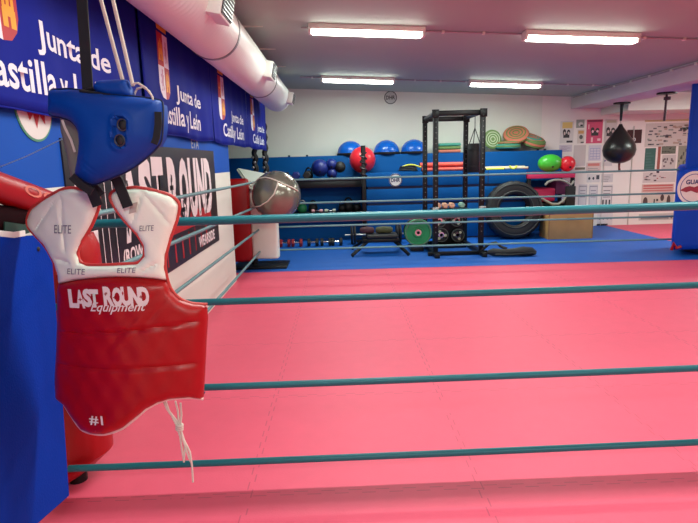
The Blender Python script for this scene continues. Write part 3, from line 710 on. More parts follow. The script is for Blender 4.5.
# ================================================================= POWER RACK
fx0, fx1, fy = 1.377, 2.06, 7.95
gx0, gx1, gy = 1.405, 2.07, 9.05
HT = 2.09
t = thing('power_rack', ((fx0+fx1)/2, 8.5, 0), 'tall black steel power rack with pull up bars standing in the blue area', 'power rack')
s = .035
for (x, y, l) in ((fx0+.01, fy, 'front'), (fx1, fy, 'front'), (gx0, gy, 'rear'), (gx1, gy, 'rear')):
    mb = MB(); mb.box((x-s, y-s, 0), (x+s, y+s, HT), .004); pst = mb.build('post', BLACKM, t)
    mb = MB()
    for k in range(22): mb.lathe([(0, 0), (.008, 0), (.008, .003), (0, .003)], 8, Matrix.Translation((x, y-s, .35+k*.075)) @ Matrix.Rotation(pi/2, 4, 'X'))
    mb.build('hole', mat('hole_grey', (110, 112, 112), .5), pst)
for y, xa, xb in ((fy, fx0, fx1), (gy, gx0, gx1)):
    mb = MB(); mb.box((xa+s, y-.025, HT-.085), (xb-s, y+.025, HT-.01), .004); mb.build('crossbar', BLACKM, t)
for (xa, xb) in ((fx0, gx0), (fx1, gx1)):
    mb = MB(); mb.tube([(xa, fy+s, HT-.04), (xb, gy-s, HT-.04)], .028, 8); mb.build('side_rail', BLACKM, t)
    mb = MB(); mb.box((xa-s, fy-.25, 0), (xa+s, gy+.1, .06), .004); mb.build('foot_rail', BLACKM, t)
mb = MB(); mb.box((fx0-.1, fy-.03, .0), (fx1+.1, fy+.03, .055), .004); mb.build('base_bar', BLACKM, t)
mb = MB(); mb.box((gx0, gy-.03, .0), (gx1, gy+.03, .055), .004); mb.build('base_bar', BLACKM, t)
for x in (fx0, fx1):
    for dz2 in (.62,): mb = MB(); mb.box((x-.05, fy-.09, .62), (x+.05, fy-.03, .72), .01); mb.build('bar_holder', GREYM, t)
for x, y in ((fx0, fy), (fx1, fy), (gx0, gy), (gx1, gy)):
    mb = MB(); mb.box((x-.05, y-.05, HT-.11), (x+.05, y-.036, HT+.005), .003)
    for dzz in (-.085, -.025): mb.lathe([(0, 0), (.012, 0), (.012, .006), (0, .006)], 8, Matrix.Translation((x, y-.05, HT+dzz)) @ Matrix.Rotation(pi/2, 4, 'X'))
    mb.build('gusset', BLACKM, t)
# hanging black bag
c = at(474.5, 158, Y=8.75)
t = thing('heavy_bag', (c.x, 8.75, at(474, 172, Y=8.75).z), 'short black bag hanging on straps inside the power rack', 'punching bag')
zb, zt2 = at(474, 172.5, Y=8.75).z, at(474, 143.5, Y=8.75).z
mb = MB(); mb.lathe([(0, zb), (.095, zb), (.108, zb+.02), (.112, (zb+zt2)/2), (.108, zt2-.02), (.095, zt2), (0, zt2)], 28, Matrix.Translation((c.x, 8.75, 0))); mb.build('body', BLACKR, t)
mb = MB()
for z in (zb+.1, zt2-.1): mb.lathe([(.11, z-.012), (.116, z-.012), (.116, z+.012), (.11, z+.012)], 28, Matrix.Translation((c.x, 8.75, 0)))
mb.build('band', BLACK, t)
hk = Vector((c.x, 8.75, at(474, 128, Y=8.75).z))
for dx2, dy2 in ((-.09, 0), (.09, 0), (0, .09)):
    mb = MB(); mb.tube([(c.x+dx2, 8.75+dy2, zt2-.02), hk], .007, 6); mb.build('strap', BLACK, t)
mb = MB(); mb.tube([hk, (c.x, 8.75, HT-.04), (2.07, 8.75, HT-.04)], .006, 6); mb.build('hanger', BLACK, t)
# weight tree inside rack: plates and kettlebells
def plate(x, y, z, r, th, m_, label, ax='Y', grp='weight plates around the power rack'):
    t = thing('weight_plate', (x, y, z-r if ax == 'Y' else z), label, 'weight plate', grp)
    M = Matrix.Translation((x, y, z)) @ (Matrix.Rotation(pi/2, 4, 'X') if ax == 'Y' else Matrix.Identity(4))
    mb = MB(); mb.lathe([(.026, -th/2), (r*.35, -th/2), (r*.4, -th*.3), (r*.8, -th*.3), (r*.85, -th/2), (r*.97, -th/2), (r, -th*.35), (r, th*.35), (r*.97, th/2), (r*.85, th/2), (r*.8, th*.3), (r*.4, th*.3), (r*.35, th/2), (.026, th/2), (.026, -th/2)], 40, M); mb.build('disc', m_, t)
    mb = MB(); mb.lathe([(.026, -th*.52), (.05, -th*.52), (.05, th*.52), (.026, th*.52)], 24, M); mb.build('hub', CHROME, t)
    mb = MB(); mb.lathe([(r*.88, th*.5), (r*.94, th*.5), (r*.94, th*.5+.002), (r*.88, th*.5+.002)], 40, M); mb.build('rim_mark', mat('mark_grey', (110, 116, 108), .5), t)
    return t
pg = at(418, 231, Y=8.45)
plate(pg.x, 8.45, .225+.062, .215, .06, GREEN, 'green weight plate standing left of the power rack')
for k in range(3): plate(pg.x+.0*k, 8.56+k*.07, .225+.062, .2, .05, BLACKR, ('black weight plate directly behind the green one', 'second black plate behind the green one', 'rearmost black plate behind the green one')[k])
tr = thing('plate_holder', (pg.x+.02, 8.55, 0), 'low black holder carrying the plates left of the rack', 'holder')
mb = MB(); mb.box((pg.x-.12, 8.38, 0), (pg.x+.08, 8.78, .06), .006); mb.build('base', BLACKM, tr)
mb = MB(); mb.tube([(pg.x, 8.40, .285), (pg.x, 8.8, .285)], .022, 12); mb.box((pg.x+.0-.02, 8.8, .05), (pg.x+.02, 8.84, .31)); mb.build('peg', BLACKM, tr)
# centre stack
t = thing('weight_stand', (1.75, 8.75, 0), 'black stand with pegs inside the power rack', 'stand')
mb = MB(); mb.box((1.5, 8.6, 0), (2.0, 8.95, .05), .005); mb.box((1.5, 8.86, .05), (2.0, 8.9, .60), .005); mb.build('frame', BLACKM, t)
mb = MB(); mb.box((1.47, 8.6, .60), (2.03, 8.95, .63), .005); mb.build('top_tray', BLACKM, t)
for k, (x, m_, lab) in enumerate(((1.56, PEACH, 'peach coloured small weight, left on the tray'), (1.67, PEACH, 'peach coloured small weight, second on the tray'), (1.78, PEACH, 'peach coloured small weight, third on the tray'), (1.94, mat('mint', (150, 200, 176), .5), 'mint coloured small weight, right on the tray'))):
    dumbbell(x, 8.72, .631, .045, .15, m_, lab, 'small weights on the tray', pi/2)
for k, (x, z, r, lab) in enumerate(((1.60, .42, .11, 'black plate with pale hub, upper left on the stand'), (1.88, .42, .10, 'black plate with pale hub, upper right on the stand'), (1.63, .19, .12, 'black plate, lower left on the stand'), (1.9, .18, .11, 'black plate, lower right on the stand'))):
    t2 = plate(x, 8.80, z, r, .05, BLACKR, lab)
    mb = MB()
    for a in range(3):
        an = a*2*pi/3+k; mb.lathe([(0, 0), (r*.2, 0), (r*.2, .004), (0, .004)], 10, Matrix.Translation((x+r*.55*cos(an), 8.772, z+r*.55*sin(an))) @ Matrix.Rotation(pi/2, 4, 'X'))
    mb.build('grip_hole', mat('plate_pale', (200, 200, 170), .5), t2)
# long black rail/bag lying beside the rack
t = thing('folded_bag', (2.5, 7.75, 0), 'long black sports bag lying flat right of the power rack', 'bag')
mb = MB(); mb.tube([(2.12, 7.78, .055), (2.2, 7.77, .06), (2.35, 7.74, .055), (2.5, 7.75, .06), (2.62, 7.72, .07), (2.74, 7.72, .062), (2.8, 7.71, .04)], [.03, .055, .05, .055, .068, .06, .03], 12)
mb.build('body', BLACK, t)
mb = MB(); mb.tube([(2.06, 7.9, .06), (2.15, 7.86, .16), (2.25, 7.83, .19), (2.32, 7.8, .13), (2.4, 7.78, .10)], .02, 8); mb.build('strap', BLACK, t)
mb = MB(); mb.tube([(2.2, 7.66, .04), (2.45, 7.65, .03), (2.7, 7.64, .05), (2.78, 7.66, .04)], .014, 8); mb.build('strap', BLACK, t)

# ================================================================= BENCH and floor weights
t = thing('weight_bench', (.57, 8.3, 0), 'low black bench with splayed legs in front of the blue storage bench', 'bench')
zb = at(380, 240, Y=8.3).z
mb = MB(); mb.box((.32, 8.15, zb-.02), (.88, 8.5, zb+.04), .015); mb.build('seat_frame', BLACKM, t)
mb = MB(); mb.box((.38, 8.12, zb+.04), (.86, 8.5, zb+.10), .025, None, 3); mb.build('seat_pad', BLACK, t)
f1, f2 = at(352, 257, Z=0), at(409, 256, Z=0)
for (fx, fyy, tx, ty) in ((f1.x, f1.y, .40, 8.2), (f2.x, f2.y, .80, 8.2), (f1.x+.02, 8.72, .40, 8.45), (f2.x-.02, 8.72, .80, 8.45)):
    mb = MB(); mb.tube([(fx, fyy, .022), (tx, ty, zb)], .026, 8); mb.build('leg', BLACKM, t)
    
for k, (x0_, m_, lab) in enumerate(((372, mat('olive_bag', (70, 74, 44), .7), 'olive bag lying on the black bench, right side'), (355, mat('dark_maroon', (66, 34, 44), .7), 'dark maroon roll lying on the black bench, left side'))):
    p = at(x0_+12, 232, Y=8.32); mb = MB(); L = .26-.04*k
    mb.tube([(p.x-L/2, 8.3, zb+.155), (p.x-L/2+.03, 8.3, zb+.155), (p.x, 8.3, zb+.16), (p.x+L/2-.03, 8.3, zb+.155), (p.x+L/2, 8.3, zb+.155)], [.03, .05, .055, .05, .03], 12)
    tag(mb.build('rolled_bag', m_), lab, 'bag')
for k, (px, m_, lab) in enumerate(((285, REDB, 'red dumbbell on the floor beside the white corner cushion'), (297, REDB, 'red dumbbell on the floor, second from the white cushion'), (313, BLACKR, 'black dumbbell with pale end on the floor'), (326, BLACKR, 'black dumbbell right of the pale ended one'), (337, BLACKR, 'black dumbbell on the floor left of the bench leg'))):
    p = at(px, 243, Y=9.2); dumbbell(p.x, 9.2, .0, .07, .19, mat('dark_red_rubber', (140, 30, 34), .5) if m_ is REDB else m_, lab, 'dumbbells in a row on the floor')
p, q = at(345, 240, Y=9.33), at(400, 238, Y=9.33)
t = thing('barbell', (p.x, 9.33, 0), 'long barbell lying low on the floor in front of the bench boards', 'barbell')
mb = MB(); mb.tube([(p.x, 9.33, .16), (q.x+.1, 9.33, .16)], .016, 10); mb.build('bar', GREYM, t)
for x in (p.x+.12, p.x+.17, q.x, q.x-.05):
    mb = MB(); mb.lathe([(0, -.018), (.15, -.018), (.16, 0), (.15, .018), (0, .018)], 28, Matrix.Translation((x, 9.33, .16)) @ Matrix.Rotation(pi/2, 4, 'Y')); mb.build('weight_disc', BLACKR, t)

# ================================================================= RING
# far left corner post with cushions
t = thing('ring_post', (-1.27, 7.55, 0), 'dark ring post at the far left corner below the last banner', 'ring post')
mb = MB(); mb.tube([(-1.22, 7.55, .03), (-1.22, 7.55, 1.08)], .045, 16); mb.build('post', BLACKM, t)
mb = MB(); mb.box((-1.48, 7.25, 0), (-.75, 7.75, .03), .004); mb.build('base_plate', BLACKM, t)
for z in (.22, .54, .86, 1.18):
    mb = MB(); mb.tube([(-1.19, 7.54, z), (-1.10, 7.50, z)], .012, 8); mb.build('turnbuckle', CHROME, t)
mb = MB(); mb.box((-1.62, 7.28, .10), (-1.21, 7.40, 1.22), .04, None, 3)
tag(mb.build('corner_cushion', REDD), 'dark red upright cushion at the far left ring corner', 'cushion')
t = thing('corner_cushion', (-1.0, 7.4, .10), 'white padded corner cushion with sloped top at the far left ring corner', 'cushion')
mb = MB(); M = Matrix.Translation((-1.02, 7.36, 0)) @ Matrix.Rotation(radians(-8), 4, 'Z')
mb.box((-.19, -.06, .13), (.17, .08, 1.07), .035, M, 3); mb.build('front_pad', WHITEV, t)
mb = MB()
vs = [mb.bm.verts.new(p) for p in (at(236, 167, Y=7.78), at(268, 173, Y=7.66), at(276, 190, Y=7.30), at(250, 187, Y=7.28))]
vb = [mb.bm.verts.new(v.co-Vector((0, 0, .06))) for v in vs]
mb.bm.faces.new(vs); mb.bm.faces.new(vb[::-1])
for i in range(4): mb.bm.faces.new((vs[i], vb[i], vb[(i+1) % 4], vs[(i+1) % 4]))
bmesh.ops.bevel(mb.bm, geom=mb.bm.edges[:], offset=.02, segments=2, affect='EDGES'); mb.build('top_flap', WHITEV, t)
# straps hanging above it
for px, lab in ((254.5, 'dark hanging strap above the white cushion, left one'), (265, 'dark hanging strap above the white cushion, right one')):
    p = at(px, 148, Y=10.0); q = at(px+.5, 176, Y=10.0)
    t = thing('hanging_chain', (q.x, 10.0, q.z), lab, 'chain', 'dark chains hanging behind the end of the last banner')
    mb = MB(); mb.tube([(p.x+.015*sin(k*1.3), 10.0, 2.1+(q.z-2.1)*k/24) for k in range(25)], .05, 6); mb.build('chain', BLACK, t)
    for k in range(4):
        mb = MB(); mb.ball((q.x+.015*(-1)**k, 9.95, q.z+.06+k*.09), .028, n=10); mb.build('metal_link', GREYM, t)
    mb = MB(); mb.tube([(p.x, 10.0, 2.1), (p.x, 10.0, cz(p.x)-.005)], .008, 6); mb.build('cord', BLACK, t)

# near left corner post
PX, PYY = -1.145, 2.30
t = thing('ring_post', (PX, PYY, 0), 'red padded ring post at the near left corner behind the chest protector', 'ring post')
mb = MB(); mb.tube([(PX-.09, PYY, 0), (PX-.09, PYY, 1.10)], .04, 14); mb.build('post', BLACKM, t)
mb = MB(); pts = [(-.13, -.10), (.05, -.11), (.10, -.06), (.115, .0), (.10, .06), (.04, .10), (-.13, .10)]
tp = lambda z: max(0, .15-z)*1.0+max(0, 1.1-z)*.045
def ring_at(z, s): return [mb.bm.verts.new((max(-1.285, PX-.03+(a+.03)*s-tp(z)), PYY+b*s, z)) for a, b in smooth_closed(pts, 3)]
rs_ = [ring_at(z, s) for z, s in ((.01, .3), (.012, .8), (.04, .9), (.09, .97), (.15, 1), (.2, 1), (.26, 1), (.32, 1), (.38, 1), (.44, 1), (.7, 1), (1.0, 1), (1.08, .97), (1.13, .85), (1.14, .5))]
for A, B in zip(rs_, rs_[1:]):
    for k in range(len(A)): mb.bm.faces.new((A[k], A[(k+1) % len(A)], B[(k+1) % len(A)], B[k]))
mb.bm.faces.new(rs_[0]); mb.bm.faces.new(rs_[-1]); mb.build('pad', REDV, t)
# blue foam mat hung on the ring side
mb = MB(); mb.prism([(.82, .40), (1.60, .278), (1.792, .245), (1.83, .6), (1.885, 1.18), (1.60, 1.21), (.82, 1.26)], .03, Matrix.Translation((-1.0, 0, 0)) @ Matrix(((0, -1, 0, 0), (1, 0, 0, 0), (0, 0, 1, 0), (0, 0, 0, 1))))
bmesh.ops.bevel(mb.bm, geom=mb.bm.edges[:], offset=.006, segments=2, affect='EDGES')
M_ = mb
o = M_.build('foam_mat', BLUEM)
tag(o, 'big blue foam mat covering the left ring side in front of the red post', 'foam mat')
# edge curls towards the post at the upper right
mb = MB(); mb.ball(at(38.5, 249, X=-.999), .008, (.4, 1, 1), 12); mb.build('rivet', BLACK, o)
# red sleeve
a, b = at(-60, 168, X=-1.05), at(78, 214, X=-1.05)
mb = MB(); P = [a+(b-a)*(k/10) for k in range(11)]
mb.tube(P, [.03]+[.048]*9+[.03], 18)
t = thing('rope_sleeve', b-Vector((0, 0, .05)), 'glossy red padded sleeve running to the near left ring corner', 'padding')
mb.build('sleeve', REDD, t)
d_ = (b-a).normalized(); nn = d_.cross(Vector((0, 0, 1))).normalized(); nn = nn if nn.x > 0 else -nn
up_ = nn.cross(d_); up_ = up_ if up_.z > 0 else -up_
p0 = a+(b-a)*.40
text_on('OOZ', p0+nn*.0485-up_*.01, d_, up_, nn, .30, .035, .01).build('lettering', mat('sleeve_print', (214, 120, 104), .5), t, False, False)
# dark bundle below the sleeve
t = thing('folded_strap_bundle', (-1.1, 1.7, 1.19), 'dark bundle of straps tucked between the red sleeve and the blue mat', 'straps')
mb = MB(); mb.tube([(-1.07, 1.2, 1.27), (-1.07, 1.5, 1.255), (-1.07, 1.7, 1.245), (-1.07, 1.9, 1.235)], [.05, .055, .055, .04], 12); mb.build('roll', mat('dark_maroon_cloth', (30, 8, 12), .9, spec=.05), t)
mb = MB(); mb.band([(-1.012, 1.65, 1.235), (-1.010, 1.75, 1.215), (-1.014, 1.86, 1.222)], (0, 0, 1), .03, .004); mb.build('strap', mat('dark_green', (20, 60, 50), .6), t)
mb = MB(); mb.band([(-1.008, 1.60, 1.222), (-1.006, 1.68, 1.206), (-1.006, 1.74, 1.204)], (0, 0, 1), .018, .004); mb.build('strap', PAPER, t)
mb = MB(); mb.ball((-1.03, 1.62, 1.275), .018, (.5, 1.6, .8)); mb.build('buckle', GREYM, t)

# ropes
nz_ = (1.186, .855, .489, .144)
names = ('top', 'second', 'third', 'lowest')
XRR = 5.0
def rope(p, q, r, m_, label, grp, sag=.012, name='ring_rope'):
    p, q = Vector(p), Vector(q); P = []
    for k in range(25):
        u = k/24; c = p.lerp(q, u); c.z -= sag*4*u*(1-u); P.append(c)
    mb = MB(); mb.tube(P, r, 12); return tag(mb.build(name, m_), label, 'rope', grp)
for n_, z in zip(names, nz_):
    rope((-1.19, 2.15, z), (XRR, 2.24, z+.035), .0175 if n_ == 'top' else .0145, ROPE, '%s of the four teal ropes on the near side of the ring' % n_, 'near ring ropes')
for n_, z in zip(names, (1.18, .86, .54, .22)):
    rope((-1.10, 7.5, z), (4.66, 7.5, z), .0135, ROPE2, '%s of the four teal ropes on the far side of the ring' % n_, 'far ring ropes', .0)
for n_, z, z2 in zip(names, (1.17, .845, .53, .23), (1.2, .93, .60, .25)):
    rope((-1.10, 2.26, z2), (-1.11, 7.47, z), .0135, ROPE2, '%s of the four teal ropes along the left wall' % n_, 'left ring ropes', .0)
t = thing('ring_post', (4.9, 2.24, 0), 'ring post at the near right corner outside the picture', 'ring post')
mb = MB(); mb.tube([(5.03, 2.24, 0), (5.03, 2.24, 1.35)], .04, 14); mb.build('post', BLACKM, t)

# pillar with blue padding at far right
t = thing('padded_pillar', (5.05, 7.6, 0), 'blue padded pillar with round logo at the far right ring corner', 'pillar')
def foot(pts, rows, n=5):
    mb = MB(); rings = []
    cx_ = sum(p[0] for p in pts)/len(pts); cy_ = sum(p[1] for p in pts)/len(pts)
    base = []
    for i_, p in enumerate(pts):
        a_, b_ = Vector(pts[i_-1]), Vector(pts[(i_+1) % len(pts)]); p = Vector(p)
        u_, v_ = p+(a_-p).normalized()*.08, p+(b_-p).normalized()*.08
        for k in range(n): w_ = k/(n-1); base.append(u_*(1-w_)**2+p*2*w_*(1-w_)+v_*w_*w_)
    for z, s_ in rows: rings.append([mb.bm.verts.new((cx_+(q.x-cx_)*s_, cy_+(q.y-cy_)*s_, z+(q.x-4.9)*(.12 if z > 1.1 and z < 1.3 else 0))) for q in base])
    for A, B in zip(rings, rings[1:]):
        for k in range(len(A)): mb.bm.faces.new((A[k], A[(k+1) % len(A)], B[(k+1) % len(A)], B[k]))
    mb.bm.faces.new(rings[0]); mb.bm.faces.new(rings[-1]); return mb
foot([(4.73, 7.5), (5.40, 7.5), (5.40, 7.95), (5.08, 7.95)], ((1.18, 1), (2.31, 1))).build('column', BLUEP, t)
foot([(4.50, 7.28), (5.55, 7.28), (5.55, 8.1), (5.0, 8.1)], ((.10, .93), (.13, .98), (.18, 1), (1.14, 1), (1.19, .98), (1.22, .92))).build('pad', BLUEP, t)
mb = MB(); mb.box((4.98, 7.42, 0), (5.45, 7.95, .12), .01); mb.build('base', NAVY, t)
mb = MB(); mb.tube([(4.52, 7.30, .10), (4.53, 7.27, .2), (4.56, 7.26, .13), (4.62, 7.26, .15)], .022, 8); mb.build('foot_trim', REDD, t)
c = at(694, 188, Y=7.275); r = .225
M = Matrix.Translation((c.x, 7.279, c.z)) @ Matrix.Rotation(pi/2, 4, 'X')
mb = MB(); mb.lathe([(0, 0), (r, 0), (r, .006), (0, .006)], 48, M); lg = mb.build('logo_disc', PAPER, t)
mb = MB(); mb.lathe([(r*.80, .006), (r*.84, .006), (r*.84, .0075), (r*.80, .0075)], 48, M); mb.build('logo_ring', mat('logo_blue', (60, 80, 150), .5), lg)
mb = text_on('GUAT', (c.x-r*.52, 7.2715, c.z+r*.22), (1, 0, 0), (0, 0, 1), (0, -1, 0), r*1.0, r*.28, .04); mb.build('logo_lettering', mat('logo_navy', (40, 50, 110), .5), lg, False, False)
mb = MB(); poly_on(mb, [(-.95, -.12), (-.6, .06), (-.3, .12), (0, .05), (.3, .14), (.7, .08), (.95, -.1), (.6, -.2), (.2, -.3), (-.2, -.16), (-.5, -.24)], (c.x, 7.2712, c.z), (r*.9, 0, 0), (0, 0, r)); mb.build('logo_figure', mat('logo_red', (150, 44, 66), .5), lg, False)

# silver ball tied at the far left corner
c = at(276.5, 195.5, Y=6.94); rb = 24.2*6.94/F
t = thing('exercise_ball', (c.x, 6.94, c.z-rb), 'large silver exercise ball tied with cord at the far left ring corner', 'ball')
mb = MB(); mb.ball(c, rb, n=48); mb.build('shell', SILVER, t)
mb = MB()
def on_ball(px, py, lift=.006):
    d = D_ + R_*((px-CX)/F) + U_*((CY-py)/F); d.normalize(); oc = CAM-c; b_ = oc.dot(d); q_ = b_*b_-(oc.length_squared-(rb+lift)**2)
    return CAM+d*(-b_-sqrt(max(q_, 0)))
for seq in ([(251, 184), (258, 179), (266, 177.5), (275, 180), (283, 184), (291, 187), (298, 191)], [(252, 207), (260, 206), (268, 201), (274, 194), (277, 186), (278, 182)], [(285, 175), (291, 180)]):
    P = [on_ball(*s_) for s_ in seq]; Q = []
    for a, b in zip(P, P[1:]): Q += [a, c+((a+b)/2-c).normalized()*(rb+.006)]
    mb.tube(Q+[P[-1]], .008, 6)
mb.tube([on_ball(252, 184), at(250, 181, Y=7.3)], .008, 6); mb.tube([on_ball(253, 207), at(250, 205, Y=7.3)], .008, 6)
mb.build('cord', CORD, t)

# ================================================================= SPEED BAGS
def swivel(px, py, label, zlow, bag=False):
    Y = 6.4 if bag else 6.1
    p = at(px, py, Z=2.31)
    t = thing('speed_bag_mount', (p.x, p.y, 2.28), label, 'speed bag mount', 'speed bag mounts under the beam')
    mb = MB(); mb.lathe([(0, 2.285), (.14, 2.285), (.14, 2.31), (0, 2.31)], 32, Matrix.Translation((p.x, p.y, 0))); mb.build('plate', BLACKM, t)
    return t, p
t, p = swivel(622, 102.5, 'round plate and hook holding the black speed bag', 0, True)
YB_ = p.y
z1 = at(620, 122, Y=YB_).z
mb = MB(); mb.tube([(p.x, YB_, 2.285), (p.x, YB_, z1+.02)], [.03, .018], 10); mb.build('swivel', BLACKM, t)
cb2 = at(618, 146, Y=YB_); rr_ = 15.3*YB_/F
zt_, zb_ = at(619, 124, Y=YB_).z, at(618, 163.5, Y=YB_).z
t = thing('speed_bag', (p.x, YB_, zb_), 'black pear shaped speed bag hanging under the beam before the posters', 'speed bag')
H = zt_-zb_
pr = [(0, 0), (.35, .015), (.68, .08), (.92, .2), (1, .34), (.95, .46), (.80, .58), (.58, .70), (.36, .82), (.18, .92), (.09, 1), (0, 1)]
Mb_ = Matrix.Translation((p.x, YB_, zb_))
mb = MB(); mb.lathe([(a*rr_, b*H) for a, b in pr], 40, Mb_, lambda k, r, z: r*(1-.012*(k % 5 == 0))); mb.build('bladder', mat('black_leather', (34, 32, 30), .32), t)
mb = MB(); mb.tube([(p.x, YB_, zb_+H), (p.x, YB_, z1+.03)], .012, 8); mb.build('loop', mat('pale_loop', (200, 196, 190), .6), t)
mb = MB(); mb.tube([(p.x+.02, YB_, zb_+.01), (p.x+.015, YB_-.01, zb_-.07), (p.x+.03, YB_, zb_-.12)], [.022, .018, .022], 8); mb.build('lace', mat('brown_strap', (120, 60, 56), .6), t)
t, p = swivel(667, 92.5, 'round plate and long hook right of the speed bag', 0)
z2 = at(665, 121, Y=p.y).z
mb = MB(); mb.tube([(p.x, p.y, 2.285), (p.x-.01, p.y, z2)], .018, 10); mb.box((p.x-.03, p.y-.03, 2.2), (p.x+.05, p.y+.03, 2.25), .006); mb.build('rod', mat('dark_hook', (70, 36, 46), .5), t)

# ================================================================= HEADGEAR AND CHEST PROTECTOR
VY = 1.60
vc = at(130, 300, Y=VY).x
def vy(x, z): return VY + .9*(x-vc-.015)**2*1.0 + .03*max(0, z-1.05)
def v2(x, y, dy=-.008):
    p = at(x, y, Y=VY)
    for _ in range(6): p = at(x, y, Y=vy(p.x, p.z)+dy)
    return (p.x, p.z)
vest = thing('chest_protector', (vc, VY, .6), 'red and white padded chest protector hanging in the foreground', 'chest protector')
seamc = [(57, 284), (75, 280), (95, 278), (115, 277), (140, 277.5), (155, 279), (167, 280.5)]
white = [(26.5, 219), (31, 209), (44, 199), (61, 189.5), (72, 188), (83, 190), (94, 193), (99, 199), (97.5, 210), (91, 226), (82, 241), (77.5, 253), (80, 262), (88, 265), (106, 265), (125, 264), (137, 263), (143.5, 256), (143, 246), (136, 234), (125, 222), (115, 209), (109.5, 197), (113, 191), (122, 189), (134, 187.5), (147, 189), (160, 192), (172, 196.5), (179, 205), (177, 219), (171, 236), (165.5, 256), (165, 268), (167.5, 281)] + [(155, 279.5), (140, 278), (115, 277.5), (95, 278.5), (75, 280.5), (57.5, 284.5)] + [(57, 275), (53, 262), (44, 246), (33, 234), (27.5, 227)]
red = [(57.5, 284.5), (75, 280.5), (95, 278.5), (115, 277.5), (140, 278), (155, 279.5), (167.5, 281), (172, 291), (180, 299), (192, 303), (206.5, 304.5), (207.5, 318), (206, 345), (204.5, 375), (203, 399.5), (190, 398), (172, 399), (158, 403), (146, 409.5), (135, 419), (122, 429), (106, 434.5), (93, 434), (81, 429.5), (71, 416), (64, 405), (55.5, 398), (54.5, 380), (56, 350), (57, 320), (57, 300)]
Wp = [v2(*p) for p in white]; Rp = [v2(*p) for p in red]
zc1, zc2 = v2(100, 329)[1], v2(100, 366)[1]
def carve_red(x, z):
    t1 = zc1+.012*sin((x-vc)*6)+.01*(x-vc); t2 = zc2+.006*(x-vc)
    c_ = .007*exp(-((z-t1)/.006)**2)+.007*exp(-((z-t2)/.006)**2)
    # diagonal stretch folds on the right
    for (ax, az, bx_, bz) in ((v2(160, 290)+v2(108, 350)), (v2(172, 296)+v2(118, 354))):
        L = Vector((bx_-ax, bz-az)); q = Vector((x-ax, z-az)); u = max(0, min(1, q.dot(L)/L.length_squared)); d = (q-L*u).length
        c_ += .0022*exp(-(d/.004)**2)
    c_ += .0015*sin(x*90)*sin(z*50)
    return c_
creases = [((60, 196), (33, 236)), ((62, 196), (66, 250)), ((144, 193), (174, 228)), ((143, 193), (132, 226)), ((160, 262), (140, 272)), ((70, 262), (56, 258))]
def carve_white(x, z):
    c_ = .0012*sin(x*70+1)*sin(z*60)
    for a_, b_ in creases:
        a2, b2 = Vector(v2(*a_)), Vector(v2(*b_)); L = b2-a2; q = Vector((x, z))-a2; u = max(0, min(1, q.dot(L)/L.length_squared)); d = (q-L*u).length
        c_ += .006*exp(-(d/.005)**2)
    return c_
pillow([Vector(p) for p in Rp], vy, .030, .012, .035, .0065, carve_red).build('body_panel', REDV, vest)
pillow([Vector(p) for p in Wp], vy, .022, .010, .028, .0065, carve_white).build('shoulder_panel', WHITEV, vest, label='white shoulder panel')
def piping(px, m_, name, r=.0042, off=0.004, closed=False):
    P = [Vector(v2(*p)) for p in px]; out = []
    n = len(P)
    for i in range(n-1):
        p0, p1, p2, p3 = P[max(i-1, 0)], P[i], P[i+1], P[min(i+2, n-1)]
        for s_ in range(5):
            t_ = s_/5; out.append(.5*((2*p1)+(p2-p0)*t_+(2*p0-5*p1+4*p2-p3)*t_*t_+(3*p1-p0-3*p2+p3)*t_**3))
    out.append(P[-1])
    mb = MB(); mb.tube([(q.x, vy(q.x, q.y)-off, q.y) for q in out], r, 8); mb.build(name, m_, vest)
piping(white[-5:]+white[:35]+[(172, 291), (180, 299), (192, 303.5), (207, 304.5)], PIPR, 'upper_piping', .0048)
piping([(181, 301), (192, 305.5), (207, 306.5)], PIPW, 'side_piping', .004)
piping(red[14:26], PIPW, 'lower_piping', .005)
piping([(x, y-2.6) for x, y in red[15:25]], PIPW, 'lower_piping', .002, .010)
# lining seen at the lower right, back panel
mb = MB(); P = [v2(*p) for p in ((168, 397), (203, 396), (200, 401.5), (188, 402.5), (176, 401.5))]
mb.prism([(a, b) for a, b in P], .012, Matrix.Translation((0, VY+.04, 0))); mb.build('lining', mat('navy_lining', (16, 24, 70), .6), vest)
# lettering
def vtext(s_, x0, y0, x1, y1, m_, name, bold=.02, shear=0, lift=.0315, skew=0, split=0):
    a, b = Vector(v2(x0, y1, -.031)), Vector(v2(x1, y0, -.031))
    mb = text_on(s_, (a.x, 0, a.y), (1, 0, 0), (0, 0, 1), (0, -1, 0), b.x-a.x, b.y-a.y, bold, shear)
    for v in mb.bm.verts:
        v.co.z += skew*(v.co.x-a.x); v.co.y = vy(v.co.x, v.co.z)-lift
    return mb
LT = mat('vest_print_white', (238, 230, 226), .5)
for word, x0_, x1_, y0_, y1_ in (('LAST', 69.5, 98, 289.5, 307.5), ('ROUND', 104, 148.5, 286.5, 306)):
    n_ = len(word); cw_ = (x1_-x0_)/n_; mw = MB()
    for i_, ch_ in enumerate(word):
        dyy = (-1.2*i_/n_ if word == 'LAST' else 0)+(1.5 if i_ % 2 else 0)*.5
        q_ = vtext(ch_, x0_+i_*cw_+.3, y0_+dyy, x0_+(i_+1)*cw_-.3, y1_+dyy, LT, '', .06)
        me_ = bpy.data.meshes.new('tmp'); q_.bm.to_mesh(me_); q_.bm.free(); mw.bm.from_mesh(me_); bpy.data.meshes.remove(me_)
    mw.build('lettering', LT, vest, False, False)
mb = vtext('Equipment', 91, 301.5, 146, 314, LT, '', .012, .45, .0325, skew=.0); mb.build('script_lettering', LT, vest, False, False)
mb = MB()
